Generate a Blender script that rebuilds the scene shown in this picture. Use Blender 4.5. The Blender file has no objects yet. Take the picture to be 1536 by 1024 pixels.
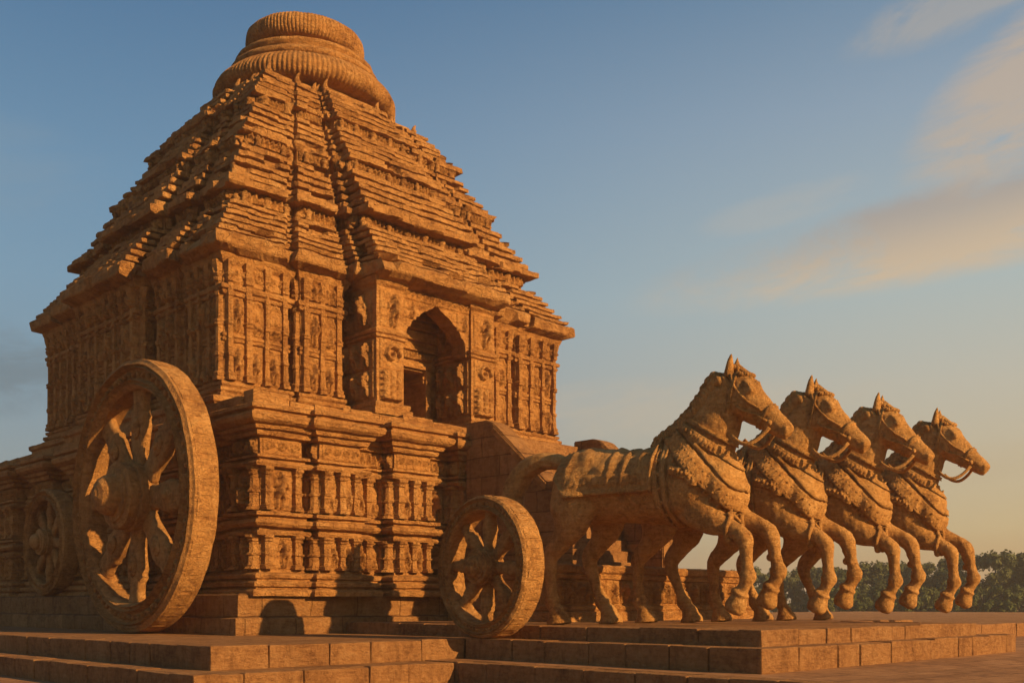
import bpy, bmesh, math, random
import numpy as np
from mathutils import Vector, Matrix, noise
from mathutils.bvhtree import BVHTree

R = math.radians
PI = math.pi
sc = bpy.context.scene
C = bpy.data.collections.new("scene"); sc.collection.children.link(C)

# ------------------------------------------------------------------ camera, sky, sun, exposure
# World axes: X runs along the temple's front, Y runs along its left flank; the eye is at the origin.
cam_d = bpy.data.cameras.new("camera"); cam = bpy.data.objects.new("camera", cam_d); C.objects.link(cam)
cam.location = (0, 0, 0); cam.rotation_euler = (R(90), 0, R(-45))
cam_d.sensor_width = 36; cam_d.lens = 36 * 1550 / 1536
cam_d.shift_y = (905 - 512) / 1536
cam_d.clip_start = 0.1; cam_d.clip_end = 5000
sc.camera = cam

SUN_AZ = R(13)      # from -Y towards +X
SUN_EL = R(20)
sdir = Vector((math.sin(SUN_AZ) * math.cos(SUN_EL), -math.cos(SUN_AZ) * math.cos(SUN_EL), math.sin(SUN_EL)))
sun_d = bpy.data.lights.new("sun", 'SUN'); sun = bpy.data.objects.new("sun", sun_d); C.objects.link(sun)
sun_d.energy = 5.0; sun_d.angle = R(0.6); sun_d.color = (1.0, 0.61, 0.265)
sun.rotation_euler = sdir.to_track_quat('Z', 'Y').to_euler()

world = bpy.data.worlds.new("World"); sc.world = world; world.use_nodes = True
def build_world():
    nt = world.node_tree; N = nt.nodes; L = nt.links
    N.clear()
    out = N.new('ShaderNodeOutputWorld'); bg = N.new('ShaderNodeBackground')
    sky = N.new('ShaderNodeTexSky'); sky.sky_type = 'NISHITA'; sky.sun_disc = False
    sky.sun_elevation = SUN_EL; sky.sun_rotation = math.atan2(sdir.x, sdir.y)
    sky.air_density = 1.0; sky.dust_density = 1.6; sky.ozone_density = 1.5
    bg.inputs['Strength'].default_value = 0.070
    tc = N.new('ShaderNodeTexCoord')
    def math_(op, a, b=None, c=None):
        n = N.new('ShaderNodeMath'); n.operation = op
        for i, v in enumerate((a, b, c)):
            if v is None: continue
            if isinstance(v, (int, float)): n.inputs[i].default_value = v
            else: L.new(v, n.inputs[i])
        return n.outputs[0]
    sep = N.new('ShaderNodeSeparateXYZ'); L.new(tc.outputs['Generated'], sep.inputs[0])
    X, Y, Z = sep.outputs
    # direction split into a bearing (a: to the right of the X=Y diagonal) and a slope (e)
    fwd = math_('MULTIPLY', math_('ADD', X, Y), 0.7071)
    rgt = math_('MULTIPLY', math_('SUBTRACT', X, Y), 0.7071)
    az = math_('ARCTAN2', rgt, fwd)
    hor = math_('POWER', math_('ADD', math_('MULTIPLY', X, X), math_('MULTIPLY', Y, Y)), 0.5)
    el = math_('ARCTAN2', Z, hor)
    def band(c_az, c_el, slope, half_len, half_th, feather=1.0):
        da = math_('SUBTRACT', az, c_az)
        de = math_('SUBTRACT', math_('SUBTRACT', el, c_el), math_('MULTIPLY', da, slope))
        q = math_('ADD', math_('POWER', math_('ABSOLUTE', math_('DIVIDE', da, half_len)), 2.0),
                  math_('POWER', math_('ABSOLUTE', math_('DIVIDE', de, half_th)), 2.0))
        return math_('MAXIMUM', math_('SUBTRACT', 1.0, q), 0.0)
    def cl_noise(sx, sy, sz, detail, rough, off):
        cx = N.new('ShaderNodeCombineXYZ')
        L.new(math_('MULTIPLY', az, sx), cx.inputs[0])
        L.new(math_('MULTIPLY', math_('SUBTRACT', el, math_('MULTIPLY', az, 0.20)), sy), cx.inputs[1]); cx.inputs[2].default_value = off
        n = N.new('ShaderNodeTexNoise'); n.inputs['Scale'].default_value = sz
        n.inputs['Detail'].default_value = detail; n.inputs['Roughness'].default_value = rough
        n.inputs['Distortion'].default_value = 0.4
        L.new(cx.outputs[0], n.inputs['Vector'])
        return n.outputs['Fac']
    n1 = cl_noise(1, 2.6, 9.0, 12, 0.70, 0.3)
    n2 = cl_noise(1, 3.5, 8.0, 11, 0.68, 4.1)
    def smooth(v, lo, hi):
        n = N.new('ShaderNodeMapRange'); n.interpolation_type = 'SMOOTHSTEP'
        L.new(v, n.inputs[0]); n.inputs[1].default_value = lo; n.inputs[2].default_value = hi
        return n.outputs[0]
    def lin(c): return tuple((v / 255 / 12.92 if v < 10 else ((v / 255 + .055) / 1.055) ** 2.4) / 0.085 for v in c) + (1,)
    def ramp(stops):
        n = N.new('ShaderNodeValToRGB'); L.new(math_('DIVIDE', el, PI / 2), n.inputs[0]); e = n.color_ramp.elements
        e[0].position = stops[0][0]; e[0].color = tuple(v * .085 for v in lin(stops[0][1])[:3]) + (1,)
        e[1].position = stops[-1][0]; e[1].color = tuple(v * .085 for v in lin(stops[-1][1])[:3]) + (1,)
        for p, c in stops[1:-1]: x = e.new(p); x.color = tuple(v * .085 for v in lin(c)[:3]) + (1,)
        m = N.new('ShaderNodeVectorMath'); m.operation = 'SCALE'; m.inputs['Scale'].default_value = 1 / .085
        L.new(n.outputs[0], m.inputs[0]); return m.outputs[0]
    def mixc(f, a, b, mode='MIX'):
        n = N.new('ShaderNodeMix'); n.data_type = 'RGBA'; n.blend_type = mode
        for k, v in ((0, f), (6, a), (7, b)):
            if isinstance(v, (int, float, tuple)): n.inputs[k].default_value = v
            else: L.new(v, n.inputs[k])
        return n.outputs[2]
    cool = ramp([(0, (140, 138, 126)), (.084, (132, 143, 145)), (.124, (124, 146, 157)), (.181, (117, 149, 169)), (.237, (104, 141, 168)), (.336, (72, 113, 149)), (1, (32, 58, 98))])
    warm = ramp([(0, (180, 138, 86)), (.0226, (188, 150, 98)), (.043, (197, 172, 124)), (.124, (190, 183, 162)), (.181, (174, 185, 180)), (.272, (144, 163, 178)), (.336, (108, 138, 163)), (1, (36, 62, 100))])
    side = smooth(math_('DIVIDE', rgt, hor), -0.42, 0.50)
    base = mixc(0.82, sky.outputs[0], mixc(side, cool, warm))
    # the long streak low on the right (grey above, lit from below), wisps higher up, low banks on the left
    def cloud(c_az, c_el, slope, hl, ht, nz_, amt, lo, hi): return math_('MULTIPLY', smooth(math_('MULTIPLY', band(c_az, c_el, slope, hl, ht), math_('ADD', 1.0, math_('MULTIPLY', math_('SUBTRACT', nz_, 0.5), 4.0))), lo, hi), amt)
    def tone(c_el, c_az, slope, th): return smooth(math_('SUBTRACT', math_('SUBTRACT', el, c_el), math_('MULTIPLY', math_('SUBTRACT', az, c_az), slope)), -th, th)
    c1 = mixc(tone(.322, .36, .12, .034), lin((196, 174, 146)), lin((156, 150, 145)))
    col = mixc(cloud(.56, .342, .13, .48, .048, n1, .90, .0, .85), base, c1)
    c2 = lin((186, 166, 144))
    col = mixc(cloud(.50, .435, .42, .17, .075, n2, .72, .15, 1.0), col, c2)
    col = mixc(cloud(.45, .505, .25, .16, .035, n1, .6, .15, 1.0), col, lin((166, 160, 152)))
    col = mixc(cloud(.26, .356, .15, .10, .022, n2, .28, .15, 1.2), col, lin((176, 170, 160)))
    col = mixc(cloud(.10, .185, .03, .30, .035, n2, .38, .1, 1.2), col, lin((186, 172, 150)))
    col = mixc(cloud(.40, .125, .0, .22, .025, n1, .30, .1, 1.2), col, lin((178, 160, 130)))
    col = mixc(cloud(-.50, .20, .0, .16, .050, n1, .65, .1, 1.1), col, lin((106, 118, 124)))
    col = mixc(cloud(-.48, .36, .1, .14, .05, n2, .25, .1, 1.2), col, lin((128, 146, 158)))
    # the unseen sky behind the eye is dimmed to cut fill and deepen shade
    mixout = mixc(smooth(math_('DIVIDE', fwd, hor), .55, -.5), col, mixc(1.0, col, (.88, .86, .84, 1), 'MULTIPLY'))
    L.new(mixout, bg.inputs['Color']); L.new(bg.outputs[0], out.inputs[0])
build_world()
sc.view_settings.view_transform = 'Standard'; sc.view_settings.look = 'None'
sc.view_settings.exposure = 0.42; sc.view_settings.gamma = 1.0

# ------------------------------------------------------------------ helpers
def tag(o, label=None, cat=None, group=None, kind=None):
    if label: o['label'] = label
    if cat: o['category'] = cat
    if group: o['group'] = group
    if kind: o['kind'] = kind
    return o

def empty(name, loc=(0, 0, 0), rz=0, **k):
    o = bpy.data.objects.new(name, None); C.objects.link(o)
    o.location = loc; o.rotation_euler = (0, 0, rz); o.empty_display_size = 0.3
    return tag(o, **k)

def obj(name, me, mat=None, parent=None, **k):
    o = bpy.data.objects.new(name, me); C.objects.link(o)
    if mat and not me.materials: me.materials.append(mat)
    if parent: o.parent = parent
    return tag(o, **k)

def mesh(name, verts, faces, smooth=False):
    me = bpy.data.meshes.new(name)
    me.from_pydata([tuple(v) for v in verts], [], [tuple(f) for f in faces])
    me.update()
    if smooth:
        for p in me.polygons: p.use_smooth = True
    return me

class MB:
    """collects vertices and faces of one mesh"""
    def __init__(self): self.v = []; self.f = []
    def add(self, verts, faces):
        b = len(self.v); self.v += [Vector(v) for v in verts]; self.f += [tuple(i + b for i in f) for f in faces]
    def box(self, lo, hi, bev=0.0, jit=0.0, rnd=None):
        (x0, y0, z0), (x1, y1, z1) = lo, hi
        if bev <= 0:
            vs = [(x, y, z) for z in (z0, z1) for y in (y0, y1) for x in (x0, x1)]
            fs = [(0, 2, 3, 1), (4, 5, 7, 6), (0, 1, 5, 4), (2, 6, 7, 3), (0, 4, 6, 2), (1, 3, 7, 5)]
            self.add(vs, fs); return
        bm = bmesh.new(); bmesh.ops.create_cube(bm, size=1)
        for v in bm.verts:
            v.co = Vector(((x0 + x1) / 2 + v.co.x * (x1 - x0), (y0 + y1) / 2 + v.co.y * (y1 - y0), (z0 + z1) / 2 + v.co.z * (z1 - z0)))
            if jit and rnd: v.co += Vector([rnd.uniform(-jit, jit) for _ in range(3)])
        bmesh.ops.bevel(bm, geom=bm.edges[:], offset=bev, segments=2, affect='EDGES', profile=0.6)
        bm.verts.index_update()
        self.add([v.co.copy() for v in bm.verts], [[v.index for v in f.verts] for f in bm.faces]); bm.free()
    def tube(self, st, n=14, closed_ends=True, power=2.0, ridge=None):
        """st: list of (centre, side_vec, radius_side, radius_other); rings square to the path"""
        cs = [Vector(s[0]) for s in st]; b = len(self.v); m = len(st)
        for i, s in enumerate(st):
            t = (cs[min(i + 1, m - 1)] - cs[max(i - 1, 0)]).normalized()
            sv = (Vector(s[1]) - t * t.dot(Vector(s[1]))).normalized(); ov = t.cross(sv)
            for k in range(n):
                a = 2 * PI * k / n; ca, sa = math.cos(a), math.sin(a)
                if power != 2.0:
                    ca = math.copysign(abs(ca) ** (2 / power), ca); sa = math.copysign(abs(sa) ** (2 / power), sa)
                q = 1 + (ridge(a, i / (m - 1)) if ridge else 0)
                self.v.append(cs[i] + sv * ca * s[2] * q + ov * sa * s[3] * q)
        for i in range(m - 1):
            for k in range(n):
                a = b + i * n + k; c = b + i * n + (k + 1) % n
                self.f.append((a, c, c + n, a + n))
        if closed_ends:
            self.f.append(tuple(b + k for k in range(n - 1, -1, -1)))
            self.f.append(tuple(b + (m - 1) * n + k for k in range(n)))
    def ball(self, c, r, n=8, rot=None):
        c = Vector(c); rx, ry, rz = r; b = len(self.v)
        for i in range(n + 1):
            th = PI * i / n
            for k in range(2 * n):
                a = PI * k / n
                p = Vector((rx * math.sin(th) * math.cos(a), ry * math.sin(th) * math.sin(a), rz * math.cos(th)))
                if rot: p = rot @ p
                self.v.append(c + p)
        for i in range(n):
            for k in range(2 * n):
                a = b + i * 2 * n + k; d = b + i * 2 * n + (k + 1) % (2 * n)
                self.f.append((a, a + 2 * n, d + 2 * n, d))
    def lathe(self, prof, n=48, axis='z', wob=None):
        """prof: (radius, height) from the bottom up, turned about the axis"""
        b = len(self.v)
        for i, (r, h) in enumerate(prof):
            for k in range(n):
                a = 2 * PI * k / n; q = r * (1 + (wob(a, h) if wob else 0))
                x, y = q * math.cos(a), q * math.sin(a)
                self.v.append(Vector((x, y, h)) if axis == 'z' else Vector((h, x, y)))
        for i in range(len(prof) - 1):
            for k in range(n):
                a = b + i * n + k; c = b + i * n + (k + 1) % n
                self.f.append((a, c, c + n, a + n))
    def rough(self, amp, scale, amp2=0.0, scale2=1.0, seed=0.0):
        o = Vector((seed, seed * 1.7, seed * 0.3))
        for v in self.v:
            p = v * scale + o
            v += noise.noise_vector(p) * amp
            if amp2: v += noise.noise_vector(v * scale2 + o) * amp2
        return self
    def mesh(self, name, smooth=False): return mesh(name, self.v, self.f, smooth)

# ------------------------------------------------------------------ materials
def stone(name, dark, mid, light, bump=0.6, strata=0.5, scale=1.0, cracks=0.35, fine=0.4, dist=0.05, block=None, wall=False):
    m = bpy.data.materials.new(name); m.use_nodes = True
    nt = m.node_tree; N = nt.nodes; L = nt.links
    bs = N['Principled BSDF']; bs.inputs['Roughness'].default_value = 0.92
    bs.inputs['Specular IOR Level'].default_value = 0.18
    geo = N.new('ShaderNodeNewGeometry')
    def mp(sx, sy, sz):
        n = N.new('ShaderNodeMapping'); n.inputs['Scale'].default_value = (sx, sy, sz)
        L.new(geo.outputs['Position'], n.inputs[0]); return n.outputs[0]
    def nz(vec, s, d=6, r=0.6, w=0.0):
        n = N.new('ShaderNodeTexNoise'); n.inputs['Scale'].default_value = s * scale
        n.inputs['Detail'].default_value = d; n.inputs['Roughness'].default_value = r; n.inputs['Distortion'].default_value = w
        L.new(vec, n.inputs['Vector']); return n.outputs['Fac']
    def ma(op, a, b):
        n = N.new('ShaderNodeMath'); n.operation = op
        for i, v in enumerate((a, b)):
            if isinstance(v, (int, float)): n.inputs[i].default_value = v
            else: L.new(v, n.inputs[i])
        return n.outputs[0]
    p = geo.outputs['Position']
    big = nz(p, 0.7, 5, 0.6, 0.3); med = nz(p, 5.5, 9, 0.68, 0.2); st = nz(mp(1.6, 1.6, 8), 1.6, 6, 0.65, 0.1); fi = nz(p, 38, 4, 0.7)
    v = N.new('ShaderNodeTexVoronoi'); v.feature = 'DISTANCE_TO_EDGE'; v.inputs['Scale'].default_value = 3.2 * scale
    wv = N.new('ShaderNodeVectorMath'); wv.operation = 'ADD'
    L.new(mp(1, 1, 2.2), wv.inputs[0])
    nv = N.new('ShaderNodeTexNoise'); nv.inputs['Scale'].default_value = 4 * scale; L.new(p, nv.inputs['Vector']); L.new(nv.outputs['Color'], wv.inputs[1])
    L.new(wv.outputs[0], v.inputs['Vector'])
    cr = N.new('ShaderNodeMapRange'); L.new(v.outputs['Distance'], cr.inputs[0]); cr.inputs[1].default_value = 0.0; cr.inputs[2].default_value = 0.05
    ramp = N.new('ShaderNodeValToRGB'); e = ramp.color_ramp.elements
    e[0].position = 0.36; e[0].color = (*dark, 1); e[1].position = 0.66; e[1].color = (*light, 1)
    x = ramp.color_ramp.elements.new(0.5); x.color = (*mid, 1)
    L.new(ma('ADD', ma('MULTIPLY', big, 0.35), ma('ADD', ma('MULTIPLY', med, 0.40), ma('MULTIPLY', st, 0.25))), ramp.inputs[0])
    col = ramp.outputs[0]
    def patch(fac, lo, hi, tint, amt):
        nonlocal col
        mr = N.new('ShaderNodeMapRange'); L.new(fac, mr.inputs[0]); mr.inputs[1].default_value = lo; mr.inputs[2].default_value = hi; mr.inputs[4].default_value = amt
        mx = N.new('ShaderNodeMix'); mx.data_type = 'RGBA'; mx.blend_type = 'MULTIPLY'
        L.new(mr.outputs[0], mx.inputs[0]); L.new(col, mx.inputs[6]); mx.inputs[7].default_value = (*tint, 1); col = mx.outputs[2]
    patch(nz(mp(1, 1, .22), 2.1, 6, .68, .6), .52, .72, (.50, .44, .40), .75)      # dark rain streaks
    patch(nz(p, 1.3, 7, .7, .8), .54, .70, (.66, .60, .56), .7)                    # brown patches
    patch(nz(mp(1.1, .9, 1.3), 1.9, 7, .7, .5), .55, .72, (1.12, 1.22, 1.35), .8)  # bleached patches
    h = ma('ADD', ma('MULTIPLY', med, 1.0), ma('ADD', ma('MULTIPLY', st, strata * 1.6), ma('MULTIPLY', fi, fine * 0.4)))
    h = ma('ADD', h, ma('MULTIPLY', cr.outputs[0], cracks * 0.35))
    if block:
        br = N.new('ShaderNodeTexBrick'); br.inputs['Scale'].default_value = 1.0
        br.inputs['Brick Width'].default_value = block[0]; br.inputs['Row Height'].default_value = block[1]
        br.inputs['Mortar Size'].default_value = 0.012; br.inputs['Mortar Smooth'].default_value = 0.4
        br.inputs['Color1'].default_value = (1, 1, 1, 1); br.inputs['Color2'].default_value = (0.72, 0.70, 0.66, 1)
        br.inputs['Mortar'].default_value = (0.5, 0.46, 0.4, 1)
        
        q = wv_small(N, L, p)
        if wall:
            sp = N.new('ShaderNodeSeparateXYZ'); L.new(q, sp.inputs[0]); cb = N.new('ShaderNodeCombineXYZ')
            L.new(ma('ADD', sp.outputs[0], sp.outputs[1]), cb.inputs[0]); L.new(ma('ADD', sp.outputs[2], .56), cb.inputs[1]); q = cb.outputs[0]
        L.new(q, br.inputs['Vector'])
        mx = N.new('ShaderNodeMix'); mx.data_type = 'RGBA'; mx.blend_type = 'MULTIPLY'; mx.inputs[0].default_value = 0.85
        L.new(col, mx.inputs[6]); L.new(br.outputs['Color'], mx.inputs[7]); col = mx.outputs[2]
        h = ma('SUBTRACT', h, ma('MULTIPLY', br.outputs['Fac'], 0.8))
    L.new(col, bs.inputs['Base Color'])
    b = N.new('ShaderNodeBump'); b.inputs['Strength'].default_value = bump; b.inputs['Distance'].default_value = dist
    L.new(h, b.inputs['Height']); L.new(b.outputs[0], bs.inputs['Normal'])
    return m
def wv_small(N, L, p):
    n = N.new('ShaderNodeTexNoise'); n.inputs['Scale'].default_value = 2.5; L.new(p, n.inputs['Vector'])
    s = N.new('ShaderNodeVectorMath'); s.operation = 'SCALE'; s.inputs['Scale'].default_value = 0.05; L.new(n.outputs['Color'], s.inputs[0])
    a = N.new('ShaderNodeVectorMath'); a.operation = 'ADD'; L.new(p, a.inputs[0]); L.new(s.outputs[0], a.inputs[1])
    return a.outputs[0]

M_temple = stone('temple_sandstone', (0.24, 0.095, 0.024), (0.50, 0.24, 0.068), (0.68, 0.375, 0.125), bump=1.0, strata=0.35, fine=1.0, cracks=0.5, dist=0.11)
M_roof = stone('roof_sandstone', (0.23, 0.095, 0.025), (0.48, 0.235, 0.068), (0.64, 0.36, 0.125), bump=1.0, strata=0.25, fine=1.0, cracks=0.6, dist=0.11)
M_horse = stone('horse_sandstone', (0.27, 0.115, 0.03), (0.57, 0.295, 0.085), (0.72, 0.42, 0.15), bump=1.0, strata=0.25, scale=2.0, cracks=0.7, fine=0.8, dist=0.06)
M_wheel = stone('wheel_sandstone', (0.24, 0.10, 0.027), (0.50, 0.25, 0.072), (0.66, 0.37, 0.13), bump=1.0, strata=0.25, scale=1.7, cracks=0.6, fine=0.8, dist=0.07)
M_step = stone('step_sandstone', (0.22, 0.095, 0.032), (0.43, 0.21, 0.072), (0.56, 0.31, 0.12), bump=1.0, strata=0.2, scale=2.2, cracks=0.25, fine=0.9, dist=0.09)
M_ashlar = stone('ashlar_sandstone', (0.22, 0.095, 0.03), (0.44, 0.215, 0.07), (0.58, 0.32, 0.12), bump=1.0, strata=0.3, scale=1.6, cracks=0.25, fine=0.9, dist=0.09, block=(0.95, 0.37), wall=True)
M_pave = stone('paving_sandstone', (0.20, 0.095, 0.038), (0.36, 0.18, 0.07), (0.46, 0.25, 0.105), bump=0.5, strata=0.0, scale=1.2, cracks=0.1, dist=0.03, block=(0.85, 0.42))

def plain(name, col, rough=0.9, var=None, scale=1.0, bump=0.0, transl=0.0):
    m = bpy.data.materials.new(name); m.use_nodes = True
    nt = m.node_tree; N = nt.nodes; L = nt.links; bs = N['Principled BSDF']
    bs.inputs['Roughness'].default_value = rough; bs.inputs['Specular IOR Level'].default_value = 0.2
    bs.inputs['Base Color'].default_value = (*col, 1)
    if var:
        geo = N.new('ShaderNodeNewGeometry'); n = N.new('ShaderNodeTexNoise'); n.inputs['Scale'].default_value = scale
        n.inputs['Detail'].default_value = 6; n.inputs['Roughness'].default_value = 0.65
        L.new(geo.outputs['Position'], n.inputs['Vector'])
        r = N.new('ShaderNodeValToRGB'); e = r.color_ramp.elements
        e[0].position = 0.35; e[0].color = (*col, 1); e[1].position = 0.66; e[1].color = (*var, 1)
        L.new(n.outputs['Fac'], r.inputs[0]); L.new(r.outputs[0], bs.inputs['Base Color'])
    return m
M_grass = plain('grass_ground', (0.035, 0.045, 0.014), 0.95, (0.075, 0.075, 0.028), 0.5)
M_leaf = plain('leaf_green', (0.055, 0.078, 0.018), 0.7, (0.115, 0.13, 0.034), 0.35)
M_leaf2 = plain('leaf_olive', (0.06, 0.078, 0.02), 0.7, (0.12, 0.125, 0.036), 0.35)
M_bark = plain('bark', (0.06, 0.045, 0.03), 0.95, (0.10, 0.075, 0.05), 3)

Z3, Z2, Z1, Z0 = -0.31, -0.50, -0.78, -1.05

# ------------------------------------------------------------------ ground, paving, steps
def sheet(name, x0, x1, y0, y1, z, mat, n=1):
    me = mesh(name, [(x0, y0, z), (x1, y0, z), (x1, y1, z), (x0, y1, z)], [(0, 1, 2, 3)])
    return obj(name, me, mat, kind='structure')
sheet('ground', -900, 900, -900, 900, Z0 - 0.06, M_grass)
rnd = random.Random(11)

def platform(name, poly, zt, zb, edges, mat=M_step, blen=(0.5, 0.95), seed=1):
    """a flat terrace: a core prism, and a course of separate kerb blocks along the listed edges"""
    r = random.Random(seed); mb = MB(); n = len(poly)
    # core, set back a little behind the blocks
    area = sum(poly[i][0] * poly[(i + 1) % n][1] - poly[(i + 1) % n][0] * poly[i][1] for i in range(n))
    assert area > 0
    core = offset_poly(poly, -0.12)
    mb.add([(x, y, zb - 0.4) for x, y in core] + [(x, y, zt - 0.004) for x, y in core],
           [tuple(range(n, 2 * n))] + [(i, (i + 1) % n, n + (i + 1) % n, n + i) for i in range(n)])
    for e in edges:
        a = Vector((*poly[e], 0)); b = Vector((*poly[(e + 1) % n], 0)); t = (b - a).normalized(); nn = Vector((t.y, -t.x, 0)); L = (b - a).length
        s = 0.0
        while s < L - 0.02:
            w = r.uniform(*blen)
            if L - s - w < 0.3: w = L - s
            g = 0.007; dz = r.uniform(-0.006, 0.008); dn = r.uniform(-0.008, 0.008)
            p = [a + t * (s + g) + nn * dn, a + t * (s + w - g) + nn * dn]
            q = [v - nn * 0.32 for v in p]
            xs = [v.x for v in p + q]; ys = [v.y for v in p + q]
            mb.box((min(xs), min(ys), zb - 0.05), (max(xs), max(ys), zt + dz), bev=0.018, jit=0.008, rnd=r)
            s += w
    return obj(name, mb.mesh(name), mat, kind='structure')

def offset_poly(pts, off):
    """outward offset of an axis-aligned counter-clockwise outline"""
    n = len(pts); out = []
    for i in range(n):
        a, b, c = pts[i - 1], pts[i], pts[(i + 1) % n]
        d1 = Vector((b[0] - a[0], b[1] - a[1])); d2 = Vector((c[0] - b[0], c[1] - b[1]))
        d1.normalize(); d2.normalize()
        n1 = Vector((d1.y, -d1.x)); n2 = Vector((d2.y, -d2.x))
        v = n1 if abs(n1.dot(n2)) > 0.9 else n1 + n2
        out.append((b[0] + off * v.x, b[1] + off * v.y))
    return out

# lower paving in front (the eye stands above it), the raised paving on the right
sheet('pavement', -30, 9.25, -30, 40, Z0, M_pave)
platform('raised_pavement', [(9.25, -30), (60, -30), (60, 42), (9.25, 42)], Z1, Z0, [3], seed=3)
sheet('paving_slabs', 9.55, 60, -30, 42, Z1 + 0.002, M_pave)
platform('lower_step', [(5.45, 10.3), (9.22, 10.3), (9.22, 40), (5.45, 40)], Z1 + 0.006, Z0, [0, 3], seed=4)
platform('upper_step', [(6.0, 10.95), (10.0, 10.95), (10.0, 6.1), (17.73, 6.1), (17.73, 8.3), (19.8, 8.3), (19.8, 38), (6.0, 38)], Z2, Z1, [0, 1, 2, 3, 4, 5, 7], seed=5)
platform('horse_platform', [(10.55, 6.45), (17.0, 6.45), (17.0, 8.5), (19.3, 8.5), (19.3, 14.6), (10.55, 14.6)], Z3, Z2, [0, 1, 2, 3, 5], seed=6)
platform('far_terrace', [(23, 9), (60, 9), (60, 30), (23, 30)], -0.46, Z1, [0, 3], blen=(0.8, 1.4), seed=7)

# ------------------------------------------------------------------ stepped outlines and lofts
def plan(cx, cy, hx, hy, front, left, k=1.0):
    """counter-clockwise stepped outline; facets are (t0, t1, depth) along a side, t in -1..1"""
    pts = []
    def put(x, y):
        if not pts or abs(pts[-1][0] - x) + abs(pts[-1][1] - y) > 1e-5: pts.append((x, y))
    for t0, t1, d in front: put(cx + t0 * hx, cy - hy - d * k); put(cx + t1 * hx, cy - hy - d * k)
    for t0, t1, d in left: put(cx + hx + d * k, cy + t0 * hy); put(cx + hx + d * k, cy + t1 * hy)
    for t0, t1, d in front: put(cx - t0 * hx, cy + hy + (min(d, 0.3)) * k); put(cx - t1 * hx, cy + hy + (min(d, 0.3)) * k)
    for t0, t1, d in left: put(cx - hx - d * k, cy - t0 * hy); put(cx - hx - d * k, cy - t1 * hy)
    if abs(pts[0][0] - pts[-1][0]) + abs(pts[0][1] - pts[-1][1]) < 1e-5: pts.pop()
    return pts

def loft(name, levels, seg=0.1, amp=0.015, scale=3.0, amp2=0.006, sag=0.0, seed=0.0, blocky=0.0, blen=.34, cap=True, mat=None, parent=None, **k):
    """levels: (outline, z) from the bottom up, all outlines with the same corner count"""
    base = levels[0][0]; n = len(base); counts = []
    for i in range(n):
        a, b = base[i], base[(i + 1) % n]
        back = a[1] > 24 and b[1] > 24 and False
        counts.append(max(1, int(round(math.hypot(b[0] - a[0], b[1] - a[1]) / seg))))
    m = sum(counts); vs = []; fs = []; rb = random.Random(int(seed * 100)); nrm = []; brk = []
    for i in range(n):
        a, b = base[i], base[(i + 1) % n]; d = Vector((b[0] - a[0], b[1] - a[1], 0)).normalized(); nrm.append(Vector((d.y, -d.x, 0)))
    hsh = lambda *k: (math.sin(k[0] * 127.1 + k[1] * 311.7 + k[2] * 74.7 + seed * 19.3) * 43758.5453) % 1.0
    off = Vector((seed * 3.1, seed * 1.3, seed * 7.7))
    for lv, (poly, z) in enumerate(levels):
        for i in range(n):
            a, b = poly[i], poly[(i + 1) % n]; LE = math.hypot(b[0] - a[0], b[1] - a[1])
            for j in range(counts[i]):
                t = j / counts[i]
                p = Vector((a[0] + (b[0] - a[0]) * t, a[1] + (b[1] - a[1]) * t, z))
                q = p * scale + off; q.z *= 1.6
                w = noise.noise_vector(q) * amp + noise.noise_vector(p * scale * 4.3 + off) * amp2
                if sag: w.z += noise.noise(Vector((p.x * 0.9, p.y * 0.9, z * 0.4)) + off) * sag
                if blocky:
                    cz = math.floor(z / .18 + .3); q = math.floor((t * LE + hsh(i, cz, 3) * blen) / (blen * (.7 + .6 * hsh(i, cz, 5))))
                    hv = hsh(q, cz, i) - .5; w += nrm[i] * hv * blocky; w.z += (hsh(q, cz, i + 50) - .5) * blocky * .35
                    if hsh(q, cz, i + 90) < .07: w -= nrm[i] * blocky * 1.6
                vs.append(p + w)
    for l in range(len(levels) - 1):
        for j in range(m):
            a = l * m + j; b = l * m + (j + 1) % m
            fs.append((a, b, b + m, a + m))
    if cap:
        fs.append(tuple((len(levels) - 1) * m + j for j in range(m)))
    return obj(name, mesh(name, vs, fs), mat, parent, **k)

def sweep(outline, prof): return [(offset_poly(outline, o), z) for o, z in prof]

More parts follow.
